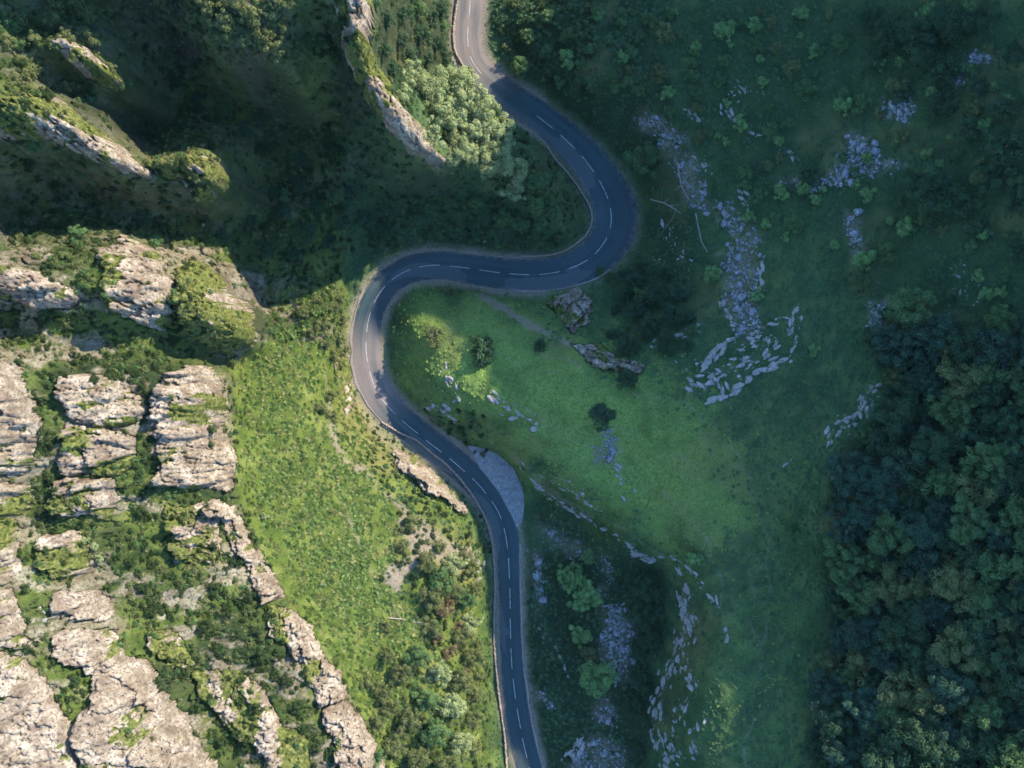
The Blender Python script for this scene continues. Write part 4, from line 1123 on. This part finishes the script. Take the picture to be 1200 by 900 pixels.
many([(60,8,14),(90,5,13),(125,10,12),(150,0,12),(240,2,14),(262,22,13),(285,42,12),(312,40,12),(328,48,11),(300,12,13),(232,36,11),(345,52,11),(350,72,11),(280,60,10)],
     'olive', "leafy tree catching the sun above the dark ravine", "leafy bush catching the sun above the dark ravine", "trees above the dark ravine")
# the hollow beside the straight road
many([(668,676,17),(686,698,19)], 'bright', "bright fresh-green tree standing in the hollow beside scree", "bright tree", "bright trees in the hollow", kind='big')
plant(680, 746, 14, 'bright', "rounded green tree between the bright pair and the leafiest tree", None, kind='med')
plant(700, 794, 25, 'bright', "leafiest broad tree in the hollow beside the scree tongue", None, kind='big')
plant(690, 768, 11, 'olive', "small olive tree leaning on the leafiest tree", None, kind='med')
plant(690, 655, 11, 'bright', "low bright bush beside the scree arc", None, kind='low')
many([(760,690,19),(742,682,14),(752,722,18),(764,752,14),(748,760,13),(752,800,14),(740,830,14),(756,850,13),(770,720,12),(728,688,11),(745,885,13),(668,760,9),(660,730,9),(655,790,8)], 'dark', "dark tree crowding the hollow under the scarp", "dark shrub in the hollow under the scarp", "dark trees of the hollow")
# spur
plant(736, 444, 14, 'dark', "dark round bush on the crest end of the spur", None, kind='med')
plant(704, 487, 17, 'dark', "broad dark bush above the narrow scree chute", None, kind='low', cat="shrub")
plant(630, 545, 11, 'mid', "green bush on the brow above the lay-by", None, kind='small')
plant(530, 341, 10, 'olive', "small olive bush at the inner edge of the upper bend", None, kind='small')
plant(511, 392, 15, 'olive', "spreading yellowish bush on the nose of the spur", None, kind='low')
plant(566, 413, 20, 'dark', "low dark thicket on the flank of the spur", None, kind='low')
plant(633, 406, 11, 'dark', "small dark bush on the crest of the spur", None, kind='small')
plant(742, 637, 5, 'bright', "tiny bright bush on the brow", None, kind='small')
plant(815, 654, 10, 'bright', "bright round bush beside the curving stone row", None, kind='small')
plant(955, 410, 8, 'bright', "lone bright bush in the meadow below the stone bar", None, kind='small')
plant(745, 690, 6, 'mid', "small green bush under the scarp", None, kind='small')
many([(1010,553,8),(1003,577,9),(928,622,11),(935,600,8),(968,676,14),(985,718,11)], 'mid', "small tree at the meadow's edge before the wood", "small bush at the meadow's edge before the wood", "bushes before the wood")
many([(745,330,17),(770,345,17),(790,370,17),(760,382,15),(735,404,18),(780,402,14),(800,340,15),(730,322,11),(810,374,11),(775,322,13),(750,362,14),(718,392,9),(722,362,8),(805,402,11),(752,312,11),(735,345,10)],
     'dark', "dark tree filling the dip between widened bend and spur", "dark shrub filling the dip between widened bend and spur", "trees in the dip behind the spur")
# the slope opposite the cliffs
for (u, v, r_, lf, lb) in [(755,185,20,'mid',"large rounded bush by the widened bend and dark gully"), (945,102,14,'mid',"round green tree alone on the upper slope"), (905,152,13,'mid',"round tree at the top of the dim stone chain"),
        (1085,220,32,'dark',"very broad dark tree below the bright scree sheet"), (1175,376,20,'mid',"isolated round tree above the dense wood"), (1010,328,15,'mid',"green tree beside the lowest scree spot of the slope opposite the cliffs"),
        (610,75,14,'mid',"leafy tree beside the road where it narrows in shade"), (950,205,15,'dark',"dark bush at the tip of the bright scree sheet"), (912,55,8,'olive',"tiny olive bush on the upper slope"), (1058,160,9,'olive',"olive bush above the bright scree sheet")]:
    plant(u, v, r_, lf, lb, None)
many([(1080,40,28),(1112,82,20),(1115,25,28),(1050,35,22),(1180,125,18),(1182,170,26),(1168,208,22),(1195,290,16),(1060,110,14),(1125,240,20),(1150,100,16),(1190,60,18),(1150,20,18),(1020,20,18),(1030,70,14),(1105,120,18),(1140,150,15),(1190,235,18),(1150,265,14),(1090,62,16)],
     'dark', "dark full-crowned tree in the copse on the slope opposite the cliffs", "dark shrub in the copse on the slope opposite the cliffs", "dark copse on the slope opposite the cliffs")
many([(665,40,12),(620,40,11),(642,15,10),(690,55,8),(693,95,9),(730,22,9),(770,30,11),(715,45,8),(740,60,10),(760,20,10),(785,15,8),(800,40,8),(990,110,11),(985,50,13),(960,60,9),(935,262,12),(910,255,8),(848,70,8),(830,155,7),(800,148,8),(785,130,9),(680,75,8),(655,95,9),(715,85,9),(735,95,8),(640,60,9),(775,90,8),(750,42,8),(820,20,8),(870,25,8),(700,15,9)],
     'mid', "rounded tree among the scrub above the upper road", "rounded shrub among the scrub above the upper road", "scrub above the upper road")
rr = random.Random(3)
cnt = 0
placed = []
while cnt < 140:
    u, v = rr.uniform(600, 1200), rr.uniform(0, 400)
    r_ = rr.choice([5, 6, 7, 8, 8, 9, 10, 12, 14])
    if u < 640 + max(0, (v - 60)) * 1.15 and v < 310: continue
    if v > 300 and (u < 700 or (u < 1000 and rr.random() < .75)): continue
    if any(math.hypot(u - a, v - b) < (r_ + c_) * .9 for a, b, c_ in placed): continue
    placed.append((u, v, r_)); cnt += 1
    lf = rr.choice(['mid', 'bright', 'mid', 'bright', 'olive'])
    plant(u, v, r_, lf, "%s %s shrub dotting the rough slope opposite the cliffs" % ("tiny" if r_ < 6 else "small" if r_ < 9 else "rounded", {'dark': 'dark green', 'mid': 'mid-green', 'olive': 'olive', 'teal': 'blue-green', 'bright': 'bright green'}[lf]), "scattered shrubs of the slope opposite the cliffs", kind='small')
# the dense wood
wood = []
FP = np.array(FOREST)
tries = 0
while len(wood) < 240 and tries < 12000:
    tries += 1
    u, v = rr.uniform(950, 1240), rr.uniform(335, 940)
    r_ = rr.choice([9, 11, 12, 14, 15, 17, 19, 21, 24, 29]) if tries > 400 else rr.choice([22, 25, 29])
    sd = float(poly_sdf(np.array([u]), np.array([v]), FOREST)[0])
    if sd < r_ * .3: continue
    if any(math.hypot(u - a, v - b) < (r_ + c_) * .60 for a, b, c_ in wood): continue
    wood.append((u, v, r_))
for u, v, r_ in wood:
    lf = rr.choice(['dark', 'teal', 'dark', 'mid', 'mid', 'olive'] if u > 1140 else ['dark', 'teal', 'teal', 'dark', 'mid', 'olive', 'mid'])
    edge_ = float(poly_sdf(np.array([u]), np.array([v]), FOREST)[0]) < 26
    plant(u, v, r_, lf, "%s %s tree %s" % ("small" if r_ < 14 else "broad" if r_ > 20 else "full-crowned", {'dark': 'dark green', 'mid': 'mid-green', 'olive': 'olive', 'teal': 'blue-green', 'bright': 'bright green'}[lf], "on the meadow edge of the dense wood" if edge_ else "deep inside the dense wood"), "trees of the dense wood")

# fallen bleached trunks
def log(label, pts, rad, branches=()):
    x0, y0, z0 = at(*pts[len(pts) // 2])
    V, F = [], []
    def add(P, r0, r1):
        Q = []
        for (u, v) in P:
            x, y, z = at(u, v); Q.append(np.array([x - x0, y - y0, z - z0 + r0 * 1.4]))
        k = 6; o = len(V)
        for i, p in enumerate(Q):
            d = Q[min(i + 1, len(Q) - 1)] - Q[max(i - 1, 0)]; d /= np.linalg.norm(d)
            s = np.cross(d, [0, 0, 1]); s /= np.linalg.norm(s); t = np.cross(s, d)
            rr_ = r0 + (r1 - r0) * i / (len(Q) - 1)
            for a in range(k):
                V.append(p + rr_ * (math.cos(a * 2 * math.pi / k) * s + math.sin(a * 2 * math.pi / k) * t))
        for i in range(len(Q) - 1):
            for a in range(k):
                F.append((o + i * k + a, o + i * k + (a + 1) % k, o + (i + 1) * k + (a + 1) % k, o + (i + 1) * k + a))
    add(pts, rad, rad * .5)
    for b in branches: add(b, rad * .5, rad * .15)
    o = mesh_obj("fallen_trunk", V, F, M_DEAD); o.location = (x0, y0, z0)
    tag(o, label, "dead tree")
log("bleached fallen trunk across the bracken below the footpath", [(455,724),(470,725),(485,728.5),(503,731)], .13, [[(470,725),(466,718),(460,713)], [(484,728),(490,722),(496,720)]])
log("pale dead tree lying in the grass above the widened bend", [(762,234),(778,238),(792,246),(798,251)], .16, [[(778,238),(784,232)], [(785,241),(798,240)], [(792,246),(788,256),(770,280)]])
log("bare grey branch in the dark gully above the widened bend", [(793,190),(796,206),(798,218),(806,232)], .15, [[(798,218),(790,224)]])
log("bare branch fallen beside the stony gully", [(815,250),(818,266),(822,284),(829,296)], .15)

# ------------------------------------------------------------------ ground vegetation nobody could count
def stuff_proto(name, V, F, mat):
    o = mesh_obj(name, V, F, mat); col.objects.unlink(o); return o
def fern(seed, n=9, L=.5, w=.16):
    r = random.Random(seed); V, F = [], []
    for i in range(n):
        a = i * 6.283 / n + r.uniform(-.3, .3); e = r.uniform(.25, .9); l = L * r.uniform(.7, 1.2)
        d = np.array([math.cos(a), math.sin(a), 0]); s = np.array([-math.sin(a), math.cos(a), 0]) * w * r.uniform(.7, 1.2)
        p1 = d * l * .55 * math.cos(e) + np.array([0, 0, l * .6 * math.sin(e) + .05]); p2 = d * l + np.array([0, 0, l * .55 * math.sin(e)])
        o = len(V); V += [d * .02, p1 - s, p2, p1 + s]; F.append((o, o + 1, o + 2, o + 3))
    return np.array(V), np.array(F)
def puff(seed, R, leaf, m):
    r = np.random.default_rng(seed)
    C_, N_ = [], []
    for _ in range(4):
        c = np.array([r.uniform(-.5, .5) * R, r.uniform(-.5, .5) * R, r.uniform(.05, .3) * R])
        q = r.normal(size=(m, 3)); q[:, 2] = np.abs(q[:, 2]); q /= np.linalg.norm(q, axis=1)[:, None]
        C_.append(c + q * R * .55 * r.uniform(.7, 1.1, m)[:, None]); nn = q + r.normal(size=(m, 3)) * .45; N_.append(nn / np.linalg.norm(nn, axis=1)[:, None])
    return leaf_quads(np.concatenate(C_), np.concatenate(N_), leaf, r)

def scatter(name, label, cat, protos, pts, scales):
    coll = bpy.data.collections.new(name + "_kinds")
    for p in protos: coll.objects.link(p)
    o = mesh_obj(name, pts, np.zeros((0, 3), int).reshape(0, 3), None) if False else None
    me = bpy.data.meshes.new(name); me.vertices.add(len(pts)); me.vertices.foreach_set("co", np.asarray(pts, np.float32).ravel()); me.update()
    o = bpy.data.objects.new(name, me); col.objects.link(o)
    add_attr(o, "size", scales)
    ng = bpy.data.node_groups.new(name, 'GeometryNodeTree')
    ng.interface.new_socket("Geometry", in_out='INPUT', socket_type='NodeSocketGeometry'); ng.interface.new_socket("Geometry", in_out='OUTPUT', socket_type='NodeSocketGeometry')
    N = ng.nodes; L = ng.links
    gi = N.new("NodeGroupInput"); go = N.new("NodeGroupOutput")
    m2p = N.new("GeometryNodeMeshToPoints"); iop = N.new("GeometryNodeInstanceOnPoints"); ci = N.new("GeometryNodeCollectionInfo")
    ci.inputs[0].default_value = coll; ci.inputs["Separate Children"].default_value = True; ci.inputs["Reset Children"].default_value = True
    iop.inputs["Pick Instance"].default_value = True
    at_ = N.new("GeometryNodeInputNamedAttribute"); at_.data_type = 'FLOAT'; at_.inputs[0].default_value = "size"
    rv = N.new("FunctionNodeRandomValue"); rv.data_type = 'FLOAT_VECTOR'; rv.inputs[0].default_value = (-.15, -.15, 0); rv.inputs[1].default_value = (.15, .15, 6.283)
    ri = N.new("FunctionNodeRandomValue"); ri.data_type = 'INT'; ri.inputs["Min"].default_value = 0
    for s in ri.inputs:
        if s.name == "Max" and s.type == 'INT': s.default_value = len(protos) - 1
        if s.name == "Min" and s.type == 'INT': s.default_value = 0
    L.new(gi.outputs[0], m2p.inputs[0]); L.new(m2p.outputs[0], iop.inputs["Points"]); L.new(ci.outputs[0], iop.inputs["Instance"])
    L.new([s for s in ri.outputs if s.type == 'INT'][0], iop.inputs["Instance Index"])
    L.new([s for s in rv.outputs if s.type == 'VECTOR'][0], iop.inputs["Rotation"])
    L.new(at_.outputs[0], iop.inputs["Scale"]); L.new(iop.outputs[0], go.inputs[0])
    md = o.modifiers.new("scatter", 'NODES'); md.node_group = ng
    tag(o, label, cat, None, "stuff")
    return o

core = (np.abs(GX) < 88) & (np.abs(GY) < 83) & (GU > -80) & (GU < 1280) & (GV > -80) & (GV < 980)
CI = np.nonzero(core)
cU, cV, cX, cY, cZ = GU[CI], GV[CI], GX[CI], GY[CI], GZ[CI]
onrock = (TOP[CI] > ZG[CI] + .15)
vegrock = np.zeros(GX.shape, np.float32)
for idx, label, ii, inside, veg in ROCK: vegrock[ii] = np.maximum(vegrock[ii], veg * inside)
vegrock = vegrock[CI]
bare = np.maximum.reduce([soilm[CI], stonem[CI], (RD[CI] < .7) * 1.0])
lay = poly_sdf(*proj(cX, cY, 0 * cX), LAYBY) > -2
bare = np.where(lay, 1, bare)
sunn = sunny_m[CI]; flo = floorm[CI]
patch = fbm(cX * .09, cY * .09, 4, 900)
patch2 = fbm(cX * .5, cY * .5, 3, 901)
prng = np.random.default_rng(11)
def choose(density):
    """density: plants per square metre for each spot"""
    p = density * STEP * STEP
    k_ = np.nonzero(prng.random(len(p)) < p)[0]
    j = prng.uniform(-.5, .5, (len(k_), 2)) * STEP
    x = cX[k_] + j[:, 0]; y = cY[k_] + j[:, 1]
    return k_, np.stack([x, y, ground(x, y) - .03], -1)

# bracken slope: between the cliff foot and the thickets
cliff_foot = np.interp(cV, [330, 400, 430, 575, 640, 700, 760, 820, 900], [300, 300, 268, 274, 300, 332, 375, 410, 445])
bank_top = np.interp(cV, [340, 420, 500, 560, 620, 680, 740, 800, 900], [408, 405, 430, 440, 470, 450, 500, 480, 440])
slope = smooth(3, 13, cU - cliff_foot + 4 * patch2) * smooth(8, -8, cU - bank_top) * (cV > 335)
drym_s = smooth(.0, .5, patch)
k_, P_ = choose(2.6 * slope * (1 - .55 * drym_s) * (1 - bare) * np.clip(.85 + .6 * patch2, .2, 1.3) * (RD[CI] > 1.2))
FERN = [stuff_proto("fern", *fern(i, 9, .55, .17), leaf_mat("bracken_%d" % i, *cc, .25, .22)) for i, cc in enumerate([((.065, .12, .026), (.145, .22, .050), (.25, .34, .10)), ((.085, .14, .033), (.18, .255, .064), (.30, .375, .12)), ((.065, .125, .030), (.14, .22, .052), (.22, .31, .09)), ((.12, .14, .04), (.24, .265, .08), (.37, .37, .15))])]
scatter("bracken", "dense bracken covering the sunny slope under the cliff", "bracken", FERN, P_, prng.uniform(.7, 1.5, len(k_)))
# ivy and scrub in the cliff gullies and over the shaded ravine
leftc = (1 - smooth(2, 14, cU - cliff_foot + 4 * patch2)) * (cV > 400) + ((cV <= 400) & (cU < 400)) * 1.0
rav = ((cU >= 400) & (cU < 700) & (cV < 300) & (cZ > .8)) * .7
bnk = smooth(-8, 8, cU - bank_top) * (cU < 575) * (cV > 480) * .6
dens = 1.7 * (leftc + rav + bnk) * np.where(onrock, .55 * vegrock, np.clip(.75 + .9 * patch2, .15, 1.4)) * (1 - bare * .8) * (RD[CI] > 1.0)
k_, P_ = choose(dens)
PUFF = [stuff_proto("ivy", *puff(20 + i, .75, .20, 34), LEAF[m]) for i, m in enumerate(['ivy', 'ivy', 'olive', 'ivy', 'mid'])]
scatter("undergrowth", "low ivy and scrub clothing the cliff gullies and ravine", "undergrowth", PUFF, P_, prng.uniform(.45, 1.15, len(k_)))
# dry tussocks on cliff ledges
k_, P_ = choose(1.3 * leftc * np.where(onrock, vegrock, .35) * (1 - bare * .5))
TUS = [stuff_proto("tussock", *fern(60 + i, 11, .42, .07), leaf_mat("tussock_%d" % i, *cc)) for i, cc in enumerate([((.13, .13, .05), (.26, .25, .10), (.40, .37, .18)), ((.09, .12, .035), (.18, .21, .065), (.30, .30, .12))])]
scatter("tussock_grass", "yellowish tussock grass on the limestone ledges", "grass", TUS, P_, prng.uniform(.6, 1.3, len(k_)))
# meadow
mead = (1 - np.clip(leftc + slope, 0, 1)) * (1 - bare) * (1 - .35 * flo) * (RD[CI] > .6) * (~onrock)
psun = painted_sun[CI]
k_, P_ = choose(1.6 * mead * psun * np.clip(.8 + .5 * patch2, .2, 1.2))
GP = [stuff_proto("turf_tuft", *fern(90 + i, 9, .30, .07), leaf_mat("turf_%d" % i, *cc, .25, .2)) for i, cc in enumerate([((.11, .19, .042), (.22, .335, .075), (.34, .45, .12)), ((.13, .20, .045), (.26, .355, .085), (.38, .47, .14))])]
scatter("turf_grass", "grass on the spur inside the bend, coloured paler for soft sunlight", "grass", GP, P_, prng.uniform(.6, 1.4, len(k_)))
k_, P_ = choose(2.0 * mead * np.clip(1 - 1.5 * psun, 0, 1) * np.clip(.8 + .5 * patch2, .2, 1.2))
GR = [stuff_proto("grass_tuft", *fern(80 + i, 9, .36, .07), leaf_mat("meadow_%d" % i, *cc, .25, .25)) for i, cc in enumerate([((.045, .100, .044), (.080, .158, .066), (.13, .215, .095)), ((.055, .110, .046), (.105, .18, .075), (.17, .245, .11)), ((.04, .092, .042), (.072, .142, .062), (.12, .195, .088))])]
scatter("grass", "rough meadow grass of the spur and far slope", "grass", GR, P_, prng.uniform(.6, 1.4, len(k_)))
# rough scrub under the wood and in the dip
k_, P_ = choose(.5 * smooth(.5, .9, flo) * (cU > 600) * (1 - bare) * np.clip(.6 + 1.2 * patch2, 0, 1.4) * (RD[CI] > 1.0))
PUF2 = [stuff_proto("brush", *puff(40 + i, .75, .20, 30), LEAF[m]) for i, m in enumerate(['dark', 'dark', 'mid'])]
scatter("brushwood", "dark low brush on the wood floor and far slope", "undergrowth", PUF2, P_, prng.uniform(.35, .95, len(k_)))

# ------------------------------------------------------------------ thin blue haze, added to lift the dark tones
hz = bpy.data.materials.new("thin_haze"); hz.use_nodes = True
hn = hz.node_tree.nodes; hn.remove(hn["Principled BSDF"])
pv = hn.new("ShaderNodeVolumePrincipled"); pv.inputs["Color"].default_value = (.45, .80, 1.0, 1); pv.inputs["Density"].default_value = HAZE
hz.node_tree.links.new(pv.outputs[0], hn["Material Output"].inputs["Volume"])
B = np.array([(sx * 3700, sy * 3700, z) for z in (-3.0, CAM_H + 6) for sx, sy in ((-1, -1), (1, -1), (1, 1), (-1, 1))], float)
hb = mesh_obj("haze", B, [(3, 2, 1, 0), (4, 5, 6, 7), (0, 1, 5, 4), (1, 2, 6, 5), (2, 3, 7, 6), (3, 0, 4, 7)], hz)
tag(hb, "thin blue haze filling the air of the gorge", "haze", None, "stuff")
print("all", time.time() - T0)
